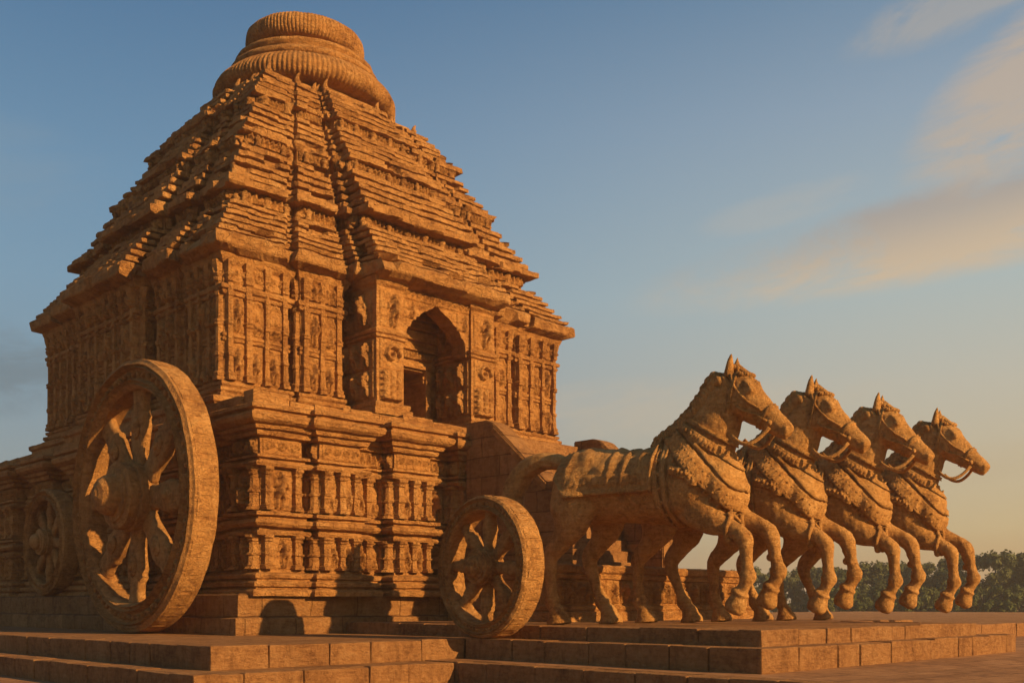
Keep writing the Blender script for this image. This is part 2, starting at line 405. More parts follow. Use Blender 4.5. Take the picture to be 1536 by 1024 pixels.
# ------------------------------------------------------------------ carved relief panels (real height fields)
def relief(kind, w, h, seed, res=0.0125, depth=0.20):
    r = random.Random(seed); nx = max(6, int(w / res)); nz = max(6, int(h / res))
    x = np.linspace(-w / 2, w / 2, nx); z = np.linspace(0, h, nz); Xg, Zg = np.meshgrid(x, z)
    H = np.zeros_like(Xg)
    def seg(ax, az, bx, bz, ra, rb=None, hh=1.0):
        nonlocal H
        rb = ra if rb is None else rb
        dx, dz = bx - ax, bz - az; L = dx * dx + dz * dz + 1e-9
        t = np.clip(((Xg - ax) * dx + (Zg - az) * dz) / L, 0, 1)
        d = np.hypot(Xg - ax - t * dx, Zg - az - t * dz); rr = ra + (rb - ra) * t
        q = np.clip(1 - (d / rr) ** 2, 0, None)
        H = np.maximum(H, np.sqrt(q) * rr * 1.25 * hh + np.where(q > 0, 0.012, 0))
    def figure(cx, z0, s, flip=1):
        lean = r.uniform(-0.06, 0.06) * s; hipx = cx + flip * r.uniform(0.02, 0.07) * s
        shx = cx - lean; hz = z0 + 0.48 * s; sz = z0 + 0.76 * s
        seg(hipx, hz, shx, sz, 0.10 * s, 0.115 * s)                         # trunk
        seg(hipx, hz, hipx, hz - 0.03 * s, 0.125 * s, hh=0.9)
        hx = shx + r.uniform(-0.03, 0.03) * s
        seg(hx, z0 + 0.885 * s, hx, z0 + 0.91 * s, 0.075 * s)               # head
        seg(hx, z0 + 0.96 * s, hx, z0 + 1.02 * s, 0.055 * s, 0.02 * s)      # crown
        for sg in (-1, 1):
            kx = hipx + sg * r.uniform(0.05, 0.13) * s; kz = z0 + r.uniform(0.22, 0.29) * s
            fx = hipx + sg * r.uniform(0.04, 0.10) * s
            seg(hipx + sg * 0.05 * s, hz - 0.03 * s, kx, kz, 0.075 * s, 0.055 * s)
            seg(kx, kz, fx, z0 + 0.03 * s, 0.055 * s, 0.04 * s)
            ex = shx + sg * r.uniform(0.17, 0.24) * s; ez = sz - r.uniform(0.10, 0.2) * s
            seg(shx + sg * 0.11 * s, sz - 0.01 * s, ex, ez, 0.045 * s, 0.04 * s)
            ux = ex + sg * r.uniform(-0.12, 0.03) * s; uz = ez + r.choice((-0.15, 0.16, 0.2)) * s
            seg(ex, ez, ux, uz, 0.04 * s, 0.032 * s)
    def seated(cx, z0, s):
        seg(cx, z0 + 0.2 * s, cx, z0 + 0.55 * s, 0.14 * s, 0.13 * s); seg(cx, z0 + 0.75 * s, cx, z0 + 0.8 * s, 0.09 * s)
        seg(cx, z0 + 0.9 * s, cx, z0 + 0.97 * s, 0.06 * s, 0.02 * s)
        for sg in (-1, 1):
            seg(cx + sg * .05 * s, z0 + .14 * s, cx + sg * .28 * s, z0 + .12 * s, .09 * s, .07 * s); seg(cx + sg * .28 * s, z0 + .12 * s, cx, z0 + .05 * s, .065 * s)
            seg(cx + sg * .14 * s, z0 + .56 * s, cx + sg * .24 * s, z0 + .36 * s, .055 * s); seg(cx + sg * .24 * s, z0 + .36 * s, cx + sg * .1 * s, z0 + .25 * s, .05 * s)
    def beast(cx, z0, s, flip=1):
        seg(cx - .2 * s * flip, z0 + .42 * s, cx + .15 * s * flip, z0 + .45 * s, .15 * s, .16 * s)
        seg(cx + .2 * s * flip, z0 + .5 * s, cx + .32 * s * flip, z0 + .72 * s, .11 * s, .1 * s)
        seg(cx + .33 * s * flip, z0 + .72 * s, cx + .42 * s * flip, z0 + .6 * s, .09 * s, .06 * s)
        for q in (-.26, -.12, .12, .26): seg(cx + q * s * flip, z0 + .36 * s, cx + (q + .04) * s * flip, z0 + .04 * s, .07 * s, .045 * s)
        seg(cx - .33 * s * flip, z0 + .5 * s, cx - .4 * s * flip, z0 + .25 * s, .04 * s)
    b = min(0.05, w * 0.11)
    if kind == 'figure': figure(r.uniform(-.02, .02), 0.05 * h, min(h * 0.86, w * 2.0), r.choice((-1, 1)))
    elif kind == 'pair':
        for sg in (-1, 1): figure(sg * w * 0.2, 0.05 * h, min(h * 0.84, w * 1.25), -sg)
    elif kind == 'seated': seated(0, 0.06 * h, min(h * 0.82, w * 1.1))
    elif kind == 'beast':
        beast(0, 0.05 * h, min(h * 0.8, w * 0.85), r.choice((-1, 1))); seated(0, 0.42 * h, min(h, w) * 0.42)
    elif kind == 'scroll':
        nn = max(1, int(round(w / (h * 0.8))))
        for i in range(nn):
            cx = -w / 2 + (i + 0.5) * w / nn; s = min(h, w / nn)
            for k in range(9):
                a = k * 0.8; q = 0.36 * s * (1 - k / 11)
                seg(cx + q * math.cos(a), h / 2 + q * math.sin(a), cx + q * .9 * math.cos(a + .8), h / 2 + q * .9 * math.sin(a + .8), .055 * s)
    elif kind == 'row':
        nn = max(2, int(round(w / (h * 0.48))))
        for i in range(nn):
            cx = -w / 2 + (i + 0.5) * w / nn
            (figure if r.random() < .8 else seated)(cx, 0.05 * h, h * r.uniform(.82, .95) * (1 if True else 0))
    elif kind == 'pillar':
        for q in (-0.28, 0, 0.28): seg(q * w, 0.02 * h, q * w, 0.98 * h, w * 0.14, hh=0.5)
        for q in (.1, .3, .5, .7, .9): seg(-w * .42, q * h, w * .42, q * h, 0.022, hh=1.3)
    H = np.clip(H * 2.0, 0, depth)
    if kind in ('seated', 'beast'):
        for sg in (-1, 1): seg(sg * (w / 2 - b), h * .80, 0, h * .97, b * .5, b * .8, hh=0.8); seg(sg * (w / 2 - b * .7), h * .05, sg * (w / 2 - b * .7), h * .8, b * .5, hh=.9)
    elif kind == 'row':
        seg(-w / 2, h * .985, w / 2, h * .985, .022, hh=0.9); seg(-w / 2, h * .012, w / 2, h * .012, .022, hh=0.9)
    rs = np.random.RandomState(seed)
    for f, a in ((3, .022), (7, .020), (1, .008)):
        g = rs.rand(nz // f + 3, nx // f + 3); ii = np.arange(nz) / f; jj = np.arange(nx) / f
        i0 = ii.astype(int); j0 = jj.astype(int); fi = (ii - i0)[:, None]; fj = (jj - j0)[None, :]
        H = H + a * ((g[i0][:, j0] * (1 - fj) + g[i0][:, j0 + 1] * fj) * (1 - fi) + (g[i0 + 1][:, j0] * (1 - fj) + g[i0 + 1][:, j0 + 1] * fj) * fi)
    H = H + 0.004
    H[0, :] = H[-1, :] = 0; H[:, 0] = H[:, -1] = 0
    vs = np.stack([Xg.ravel(), -H.ravel(), Zg.ravel()], 1)
    fs = [(i * nx + j, i * nx + j + 1, (i + 1) * nx + j + 1, (i + 1) * nx + j) for i in range(nz - 1) for j in range(nx - 1)]
    return mesh('relief_' + kind, vs, fs, True)

PANELS = {}
def panel_mesh(kind, w, h, var):
    key = (kind, round(w / 0.12), round(h / 0.12), var)
    if key not in PANELS: PANELS[key] = (relief(kind, w, h, hash_(key)), w, h)
    return PANELS[key]
def hash_(k): return sum((i + 3) * 97 * (ord(k[0][0]) if i == 0 else int(v)) for i, v in enumerate(k)) % 99991

def put_panel(kind, a, b, t0, t1, z0, z1, var, parent, mat, out=0.0, name='relief_panel'):
    """a->b: a wall edge (outline walked counter-clockwise); panel from t0 to t1 metres along it"""
    d = Vector((b[0] - a[0], b[1] - a[1], 0)); d.normalize(); nn = Vector((d.y, -d.x, 0))
    w, h = t1 - t0, z1 - z0
    me, mw, mh = panel_mesh(kind, w, h, var)
    o = obj(name, me, mat, parent)
    p = Vector((a[0], a[1], 0)) + d * (t0 + t1) / 2 + nn * out
    o.location = (p.x, p.y, z0); o.rotation_euler = (0, 0, math.atan2(d.y, d.x)); o.scale = (w / mw, 1, h / mh)
    return o

PIL = {}
def pilaster_mesh(v):
    """engaged colonnette one metre tall with ring mouldings"""
    if v in PIL: return PIL[v]
    mb = MB(); st = []; r = random.Random(v + 50)
    if v < 3: prof = [(0, .056), (.07, .056), (.08, .044), (.12, .048), (.14, .038), (.40, .037), (.42, .046), (.47, .046), (.49, .037), (.80, .036), (.82, .044), (.86, .046), (.88, .040), (.93, .056), (1, .058)]
    else: prof = [(0, .056), (.03, .056), (.035, .044), (.06, .05), (.075, .038), (.20, .037), (.21, .044), (.235, .044), (.245, .036), (.46, .036), (.47, .046), (.485, .042), (.50, .048), (.515, .036), (.70, .036), (.71, .043), (.735, .043), (.745, .036), (.82, .036), (.83, .046), (.85, .05), (.86, .042), (.885, .056), (.90, .046), (.96, .056), (1, .06)]
    for z, rr in prof: st.append(((0, 0, z), (1, 0, 0), rr, rr * 1.3))
    mb.tube(st, 8, power=3.2)
    mb.rough(.008, 8, .006, 25, seed=v)
    PIL[v] = mb.mesh('pilaster'); return PIL[v]

def panel_run(outline, off, z0, z1, parent, mat, kinds, wmin=0.3, wtar=0.42, only=('front', 'left'), seed=0, out=0.0, margin=0.04, name='relief_panel', skip=None, strips=0, tall=None):
    r = random.Random(seed); P = offset_poly(outline, off); n = len(P); c = 0
    for i in range(n):
        a, b = P[i], P[(i + 1) % n]; L = math.hypot(b[0] - a[0], b[1] - a[1])
        if L < wmin: continue
        front = b[0] > a[0] + 0.01; left = b[1] < a[1] - 0.01 and a[0] < 14
        if not ((front and a[1] < 22) or left): continue
        if skip and skip(a, b): continue
        k = max(1, int(round((L - 2 * margin) / wtar))); w = (L - 2 * margin) / k
        for j in range(k):
            if strips and tall != 0:
                d = Vector((b[0] - a[0], b[1] - a[1], 0)).normalized(); nn = Vector((d.y, -d.x, 0))
                for e in ([margin + j * w] if j < k - 1 else [margin + j * w, L - margin]):
                    o = obj('pilaster', pilaster_mesh(r.randrange(3) + (3 if tall else 0)), mat, parent); p = Vector((a[0], a[1], 0)) + d * e
                    o.location = (p.x, p.y, z0 - .01); o.rotation_euler = (0, 0, math.atan2(d.y, d.x)); o.scale = (strips * r.uniform(.85, 1.2), strips * r.uniform(1.2, 1.7), z1 - z0 + .02)
                    if tall: o.location.z = tall[0]; o.scale.z = tall[1] - tall[0]
            kd = r.choice(kinds); put_panel(kd, a, b, margin + j * w + (.036 * strips if strips else .006), margin + (j + 1) * w - (.036 * strips if strips else .006), z0, z1, r.randrange(4), parent, mat, out, name); c += 1
    return c

# ------------------------------------------------------------------ podium
POD = empty('stone_podium', (9, 14.8, Z2), label='wide carved sandstone podium of mouldings and figure panels under the temple', cat='podium')
POD.location = (0, 0, 0)
pcx, pcy, phx, phy = 13.83, 23.4, 4.77, 8.5
fac_f = [(-1, -.84, .02), (-.84, -.77, -.24), (-.77, -.60, .10), (-.60, -.43, -.22), (-.43, -.26, .10), (-.26, -.10, -.22), (-.10, .10, .10), (.10, .26, -.22), (.26, .43, .10), (.43, .60, -.22), (.60, .77, .10), (.77, .84, -.24), (.84, 1, .02)]
fac_f = [(a, b, 0 if i in (0, 12) else d) for i, (a, b, d) in enumerate(fac_f)]
fac_l = [(-1, -.91, 0), (-.91, -.86, -.24), (-.86, -.50, -.05), (-.50, -.36, -.22)] + [q for k in range(2, 7) for q in ((-.86 + k * .25, -.75 + k * .25, .06), (-.75 + k * .25, -.61 + k * .25, -.22))][:-1] + [(.75, .91, -.24), (.91, 1, 0)]
POUT = plan(pcx, pcy, phx, phy, fac_f, fac_l)
def box_plan(x0, y0, x1, y1): return [(x0, y0), (x1, y0), (x1, y1), (x0, y1)]
bp = box_plan(8.45, 14.62, 19.1, 32)
loft('podium_base', sweep(bp, [(0, Z2 - 0.05), (0.01, -0.45), (0.0, -0.235), (-0.03, -0.22), (-0.10, -0.21), (-0.10, -0.18), (-0.09, 0.0), (-0.10, 0.14), (-0.14, 0.165), (-0.5, 0.17)]), 0.12, 0.010, 2.5, 0.006, seed=1, mat=M_ashlar, parent=POD)
loft('podium_moulding', sweep(POUT, [(.30, .13), (.31, .2), (.28, .235), (.20, .245), (.20, .27), (.26, .285), (.27, .34), (.25, .365), (.15, .375), (.14, .40), (.19, .42), (.20, .47), (.17, .50), (.06, .52), (.04, .56), (0, .57)]), 0.1, 0.010, 3, 0.007, seed=2, cap=False, mat=M_temple, parent=POD)
loft('podium_wall', sweep(POUT, [(0, .55), (0, .7), (0, .85), (0, 1.0), (0, 1.12), (.12, 1.13), (.14, 1.17), (.12, 1.205), (.04, 1.215), (.04, 1.255), (.15, 1.27), (.20, 1.32), (.18, 1.38), (.08, 1.40), (.08, 1.44), (.16, 1.455), (.16, 1.51), (.03, 1.53),
      (0, 1.55), (0, 1.75), (0, 1.95), (0, 2.1), (0, 2.24), (.15, 2.255), (.18, 2.30), (.15, 2.34), (.06, 2.35), (.06, 2.39), (.13, 2.40), (.13, 2.44), (.02, 2.46), (.02, 2.6), (.02, 2.76)]), 0.1, 0.012, 3, 0.008, seed=3, cap=False, mat=M_temple, parent=POD)
loft('podium_cornice', sweep(POUT, [(.0, 2.73), (.12, 2.75), (.14, 2.80), (.13, 2.83), (.20, 2.85), (.22, 2.90), (.20, 2.92), (.28, 2.94), (.34, 2.98), (.36, 3.05), (.34, 3.09), (.26, 3.11), (.26, 3.14), (.33, 3.16), (.33, 3.22), (.28, 3.245), (-.2, 3.25)]), 0.1, 0.014, 2.2, 0.008, seed=4, mat=M_temple, parent=POD)
# registers of carved panels
K1 = ['figure', 'figure', 'pair', 'figure', 'seated']
panel_run(POUT, 0.0, .58, 1.12, POD, M_temple, K1, 0.3, 0.42, seed=21, strips=1.9, margin=.09)
panel_run(POUT, 0.0, 1.55, 2.24, POD, M_temple, ['figure', 'pair', 'figure', 'figure', 'seated'], 0.3, 0.42, seed=22, strips=1.9, margin=.09)
panel_run(POUT, 0.02, 2.46, 2.73, POD, M_temple, ['row', 'scroll', 'row'], 0.3, 1.2, seed=23, name='frieze')
# parapet blocks round the podium's edge
mb = MB(); r = random.Random(5)
for (a, b, rise) in (((9.0, 15.02), (18.7, 15.02), 1), ((8.95, 31), (8.95, 15.35), 1)):
    a3, b3 = Vector((*a, 0)), Vector((*b, 0)); t = (b3 - a3).normalized(); nn = Vector((t.y, -t.x, 0)); L = (b3 - a3).length; s = 0
    while s < L - .05:
        w = r.uniform(.45, .85)
        if L - s - w < .3: w = L - s
        p = a3 + t * (s + .006) - nn * .3; q = a3 + t * (s + w - .006)
        hgt = 3.25 + r.choice((.17, .18, .2))
        if t.x > .5 and (s < .5 or abs(s + w / 2 - 3.6) < .36): hgt += .08
        mb.box((min(p.x, q.x), min(p.y, q.y), 3.2), (max(p.x, q.x), max(p.y, q.y), hgt), .018, .012, r); s += w
obj('parapet', mb.mesh('parapet'), M_temple, POD)

# ------------------------------------------------------------------ temple
TEM = empty('stone_temple', label='carved sandstone temple with tiered pyramid roof and ribbed round crown', cat='temple')
tcx, tcy, thx, thy = 13.70, 20.55, 4.32, 3.92
def fsym(h): return h + [(-t1, -t0, d) for t0, t1, d in reversed(h)]
WF = fsym([(-1, -.70, 0), (-.70, -.64, -.42), (-.64, -.43, .07), (-.43, -.36, -.42), (-.36, -.13, -.32)]); WF = WF[:5] + [(-.13, .13, -3.4)] + WF[5:]
WL = fsym([(-1, -.70, 0), (-.70, -.62, -.38), (-.62, -.40, .04), (-.40, -.33, -.38)]); WL = WL[:4] + [(-.33, .33, .36)] + WL[4:]
WALL = plan(tcx, tcy, thx, thy, WF, WL)
EF = fsym([(-1, -.70, 0), (-.70, -.655, -.13), (-.655, -.43, .09), (-.43, -.395, -.08), (-.395, -.36, .22)]); EF = EF[:5] + [(-.36, .36, .85)] + EF[5:]
EL = fsym([(-1, -.70, 0), (-.70, -.64, -.13), (-.64, -.40, .10), (-.40, -.33, -.08)]); EL = EL[:4] + [(-.33, .33, .42)] + EL[4:]
def roof_plan(rr, k): return plan(tcx, tcy, thx - rr, thy - rr, EF, EL, k)

tp = plan(tcx, tcy, thx + .36, thy + .30, [(-1, -.5, 0), (-.5, .5, .55), (.5, 1, 0)], [(-1, -.4, 0), (-.4, .4, .25), (.4, 1, 0)])
loft('terrace', sweep(tp, [(.02, 3.2), (.02, 3.34), (-.02, 3.36), (-.02, 3.5), (.03, 3.53), (.03, 3.62), (.0, 3.64), (-.4, 3.65)]), .12, .016, 2.5, .008, seed=5, mat=M_temple, parent=TEM)
loft('wall', sweep(WALL, [(.15, 3.6), (.15, 3.72), (.10, 3.74), (.14, 3.78), (.14, 3.84), (.06, 3.86), (.10, 3.90), (.10, 3.95), (0, 3.98), (0, 4.2), (0, 4.45), (0, 4.68), (.04, 4.69), (.05, 4.73), (.02, 4.75), (.05, 4.77), (.05, 4.82), (0, 4.84),
      (0, 5.1), (0, 5.3), (0, 5.5), (.06, 5.51), (.08, 5.55), (.05, 5.58), (.10, 5.60), (.11, 5.66), (.08, 5.69), (.03, 5.7), (.03, 5.9), (.04, 6.05), (.10, 6.10), (.14, 6.2), (.16, 6.3)]), .1, .014, 3, .009, seed=6, mat=M_temple, parent=TEM)
skipdoor = lambda a, b: b[0] > a[0] and a[1] > 16.8 and 12 < a[0] < 15.3
panel_run(WALL, 0.0, 4.0, 4.67, TEM, M_temple, ['figure', 'figure', 'seated', 'figure', 'pair'], .3, .40, seed=31, skip=skipdoor, strips=1.7, margin=.08, tall=(3.97, 6.1))
panel_run(WALL, 0.0, 4.86, 5.5, TEM, M_temple, ['figure', 'beast', 'figure', 'pair', 'seated'], .3, .40, seed=32, skip=skipdoor, strips=1.6, margin=.07, tall=0)
panel_run(WALL, 0.03, 5.72, 6.05, TEM, M_temple, ['row', 'row', 'scroll'], .3, 1.4, seed=33, skip=skipdoor, name='frieze')

# roof: tiers of thin courses with recessed necks between
TIERS = [(6.28, 7.46, -0.20, 0.36, 6, .54), (7.68, 8.84, 0.34, 0.90, 6, 1.06), (9.04, 10.02, 1.04, 1.54, 6, 1.66), (10.18, 11.10, 1.62, 2.16, 6, 2.32)]
def depth_k(z): return max(.30, 1.0 - (z - 6.4) / 5.6)
for ti, (z0, z1, r0, r1, nc, rn) in enumerate(TIERS):
    lev = []
    if ti == 0:   # the big eave
        for rr, z in ((.1, 6.18), (-.18, 6.24), (-.34, 6.30), (-.36, 6.33), (-.36, 6.50), (-.32, 6.535), (-.12, 6.56)): lev.append((roof_plan(rr, 1.0), z))
        zs = 6.58
    else: zs = z0
    hh = (z1 - zs) / nc
    for c in range(nc):
        rr = r0 + (r1 - r0) * c / (nc - 1); z = zs + c * hh; big = (c == 0 and ti > 0)
        t = hh * (.68 if not big else .88)
        for dr, dz in ((.32, .0), (.0, .03), (-.05, .14), (-.05, .80), (.0, .94), (.06, 1.0)):
            lev.append((roof_plan(rr + dr - (.05 if big else 0), depth_k(z)), z + dz * t))
        lev.append((roof_plan(rr + .34, depth_k(z)), z + t + hh * .03)); lev.append((roof_plan(rr + .35, depth_k(z)), z + hh * .97))
    loft('roof_tier', lev, .06, .011, 3.2, .011, sag=.015, seed=10 + ti, blocky=.07, blen=.42, mat=M_roof, parent=TEM)
    # neck above it
    if ti < 3:
        nz0, nz1 = z1 - .05, TIERS[ti + 1][0] + .06
        pl = roof_plan(rn, depth_k(nz0) * .8)
        neck = loft('roof_neck', [(pl, nz0), (pl, (nz0 + nz1) / 2), (pl, nz1)], .12, .015, 3, .01, seed=20 + ti, cap=False, mat=M_roof, parent=TEM)
        panel_run(pl, 0, nz0 + .06, nz1 - .04, TEM, M_roof, ['row'], .25, 2.0, seed=40 + ti, name='frieze', margin=.02, out=.02)
        # stub figures standing on the ledge
        r = random.Random(60 + ti); P = offset_poly(pl, .10); n = len(P)
        if ti == 0:
            mb = MB(); mb.tube([((0, 0, zz), (1, 0, 0), ww, ww) for zz, ww in ((0, .09), (.12, .085), (.2, .065), (.45, .06), (.6, .085), (.72, .08), (.77, .04), (.86, .06), (.94, .045), (1, .015))], 9)
            mb.rough(.014, 9); STUB = mb.mesh('ledge_figure', True); STUB.materials.append(M_roof)
        for i in range(n):
            a, b = Vector((*P[i], 0)), Vector((*P[(i + 1) % n], 0)); L = (b - a).length
            if L < .3 or not ((b.x > a.x + .01 and a.y < tcy) or (b.y < a.y - .01 and a.x < tcx)): continue
            d = (b - a).normalized(); k = max(1, int(L / .42))
            for j in range(k):
                if r.random() < .15: continue
                p = a + d * ((j + .5) * L / k + r.uniform(-.05, .05))
                o = obj('ledge_figure', STUB, None, neck); o.location = (p.x, p.y, nz0); o.scale = (r.uniform(.7, 1.3), r.uniform(.7, 1.2), (nz1 - nz0) * r.uniform(.7, 1.0)); o.rotation_euler = (0, 0, r.uniform(0, 6))
# top platform and crown
loft('roof_neck', [(roof_plan(2.32, .4), 11.05), (roof_plan(2.42, .3), 11.26), (roof_plan(2.8, .2), 11.34)], .12, .02, 3, .01, seed=29, mat=M_roof, parent=TEM)
def finial(mb, x, y, z, h, r=.10):
    mb.tube([((x, y, z - .1), (1, 0, 0), r, r), ((x, y, z + h * .15), (1, 0, 0), r * .8, r * .8), ((x, y, z + h * .35), (1, 0, 0), r * 1.15, r * 1.15), ((x, y, z + h * .55), (1, 0, 0), r * .7, r * .7),
             ((x + .02, y, z + h * .8), (1, 0, 0), r * .5, r * .5), ((x + .04, y - .02, z + h), (1, 0, 0), r * .15, r * .15)], 9)
r = random.Random(9)
for ti, (z0, z1, r0, r1, nc, rn) in enumerate(TIERS):
    pl = roof_plan(r1 + .1, depth_k(z1)); n = len(pl)
    for i in range(n):
        a = pl[i]
        if not (a[1] < tcy or a[0] < tcx): continue
        pv, nx_ = pl[i - 1], pl[(i + 1) % n]
        d1 = Vector((a[0] - pv[0], a[1] - pv[1])); d2 = Vector((nx_[0] - a[0], nx_[1] - a[1]))
        if d1.x * d2.y - d1.y * d2.x <= 0: continue       # convex corners only
        if r.random() < (.45 if ti < 3 else .1): continue
        mb = MB(); c = Vector((tcx, tcy)); p = Vector(a); p = p + (c - p).normalized() * .12
        finial(mb, 0, 0, 0, r.uniform(.16, .26) * (1.25 if ti == 3 else 1), .07)
        mb.rough(.01, 9, seed=i)
        o = obj('finial', mb.mesh('finial', True), M_roof, TEM); o.location = (p.x, p.y, z1 + .0)

def ribs(n, amp): return lambda a, h: amp * (abs(math.sin(a * n / 2)) - .5) + .012 * noise.noise(Vector((math.cos(a) * 3, math.sin(a) * 3, h * 4)))
def crown(name, prof, n=360, wob=None, am=.012):
    mb = MB(); mb.lathe(prof, n, 'z', wob); mb.f.append(tuple(len(mb.v) - n + k for k in range(n))); mb.rough(am, 4)
    o = obj(name, mb.mesh(name, True), M_roof, TEM); o.location = (tcx, tcy, 0); return o
def cush(rm, z0, z1, rb, rt, k=14, p=.6):
    out = []
    for i in range(k + 1):
        t = i / k; a = -PI / 2 + PI * t
        base = rb + (rt - rb) * t
        out.append((base + (rm - max(rb, rt)) * abs(math.cos(a)) ** p + (max(rb, rt) - base) * abs(math.cos(a)) ** p, z0 + (z1 - z0) * (.5 + .5 * math.sin(a))))
    return out
crown('crown_neck', [(1.6, 11.0), (1.6, 11.4), (1.3, 11.5)])
crown('ribbed_disc', [(1.2, 11.36), (1.72, 11.38), (1.92, 11.41), (2.03, 11.48), (2.075, 11.57), (2.07, 11.66), (2.03, 11.75), (1.97, 11.83), (1.89, 11.91), (1.80, 11.98), (1.70, 12.04), (1.58, 12.07), (1.2, 12.08)], 600, wob=ribs(120, .018))
crown('crown_rings', [(1.5, 12.0), (1.72, 12.04), (1.76, 12.11), (1.72, 12.18), (1.58, 12.21), (1.54, 12.25), (1.54, 12.31), (1.60, 12.34), (1.60, 12.42), (1.50, 12.47), (1.28, 12.50), (1.14, 12.56), (1.12, 12.64), (1.1, 12.7)])
crown('crown_cushion', [(.9, 12.66)] + cush(1.36, 12.67, 13.20, 1.08, .86, p=.5) + [(.8, 13.21), (.74, 13.25), (.3, 13.27)], 600, wob=ribs(100, .016))

# porch: two piers, the arched front, the door frame, the lintel fill behind
PX0, PX1, PY0, PY1 = 12.14, 15.26, 15.80, 16.95
PIW = .66
PIER = [(.13, 3.62), (.13, 3.74), (.08, 3.76), (.10, 3.80), (.10, 3.86), (0, 3.89), (0, 4.3), (0, 4.8), (.0, 5.10), (.05, 5.12), (.06, 5.16), (.02, 5.18), (.06, 5.2), (.08, 5.25), (.03, 5.28), (.01, 5.3), (0, 5.6), (0, 6.1), (.06, 6.15), (.10, 6.26)]
for (x0, x1) in ((PX0, PX0 + PIW), (PX1 - PIW, PX1)):
    o = loft('porch_pier', sweep(box_plan(x0, PY0, x1, PY1), PIER), .09, .012, 3, .008, seed=x0, mat=M_temple, parent=TEM)
    for (z0, z1, kd, va) in ((3.92, 4.50, 'pillar', 0), (4.52, 5.09, 'scroll', 1), (5.32, 6.02, 'figure', 2)):
        put_panel(kd, (x0, PY0), (x1, PY0), .06, PIW - .06, z0, z1, va, TEM, M_temple)
    put_panel('figure', (x0, PY1), (x0, PY0), .1, .52, 5.32, 6.0, 3, TEM, M_temple); [put_panel('figure', (x0, PY1), (x0, PY0), .1 + q * .34, .40 + q * .34, zz, zz + .55, q, TEM, M_temple) for q in range(3) for zz in (3.95, 4.52)]
    put_panel('figure', (x0, PY1), (x0, PY0), .58, 1.0, 5.32, 6.0, 1, TEM, M_temple)
ax0, ax1 = PX0 + PIW, PX1 - PIW; acx = (ax0 + ax1) / 2; aw = (ax1 - ax0) / 2
prof = [(1.0, 5.12), (.885, 5.12), (.88, 5.28), (.86, 5.38), (.82, 5.46), (.75, 5.49), (.72, 5.56), (.66, 5.64), (.57, 5.70), (.50, 5.72), (.46, 5.77), (.37, 5.83), (.28, 5.86), (.21, 5.90), (.12, 5.94), (.05, 6.0), (0, 6.07)]
edge = [(acx - aw * q, z) for q, z in prof] + [(acx + aw * q, z) for q, z in reversed(prof[:-1])]
mb = MB(); ne = len(edge)
for yy in (PY0 + .06, PY0 + .48): mb.v += [Vector((x, yy, z)) for x, z in edge] + [Vector((x, yy, 6.26)) for x, z in edge]
for q in range(ne - 1):
    mb.f.append((q, q + 1, ne + q + 1, ne + q)); b2 = 2 * ne
    mb.f.append((b2 + q + 1, b2 + q, b2 + ne + q, b2 + ne + q + 1))
    mb.f.append((q + 1, q, b2 + q, b2 + q + 1)); mb.f.append((ne + q, ne + q + 1, b2 + ne + q + 1, b2 + ne + q))
obj('porch_arch', mb.mesh('porch_arch'), M_temple, TEM)
# carved spandrels beside and above the arch
put_panel('scroll', (ax0, PY0 + .06), (ax1, PY0 + .06), .02, ax1 - ax0 - .02, 6.0, 6.2, 1, TEM, M_temple, name='frieze')
for (q0, q1) in ((.03, .36), (ax1 - ax0 - .36, ax1 - ax0 - .03)):
    put_panel('figure', (ax0, PY0 + .06), (ax1, PY0 + .06), q0, q1, 5.62, 5.98, 0, TEM, M_temple)
# corbelled vault behind the arch: lintel courses stepping inwards above the door
mb = MB(); r = random.Random(2)
wy = tcy - thy + .32
for i in range(5):
    mb.box((ax0 - .02, wy - .05 - i * .09, 5.14 + i * .19), (ax1 + .02, wy + .3, 5.14 + i * .19 + .185), .012, .01, r)
mb.box((acx - .6, wy - .02, 4.92), (acx + .6, wy + .28, 5.135), .01)
mb.rough(.012, 6, .006, 22)
obj('door_lintel', mb.mesh('door_lintel'), M_temple, TEM)
put_panel('row', (acx - .8, wy - .05), (acx + .8, wy - .05), .05, 1.55, 5.15, 5.31, 1, TEM, M_temple, name='frieze')
mb = MB()
for i, (o_, w_) in enumerate(((.56, .10), (.66, .07), (.74, .09))):
    yy = wy - .10 + i * .035
    zt = 4.96 + i * .07
    for sg in (-1, 1):
        xa, xb = acx + sg * o_, acx + sg * (o_ + w_)
        mb.box((min(xa, xb), yy, 3.62), (max(xa, xb), wy + .02, zt), .012)
    mb.box((acx - o_ - w_, yy - .004, zt), (acx + o_ + w_, wy + .018, zt + .075), .012)
mb.rough(.006, 7, .004, 25)
obj('door_frame', mb.mesh('door_frame'), M_temple, TEM)

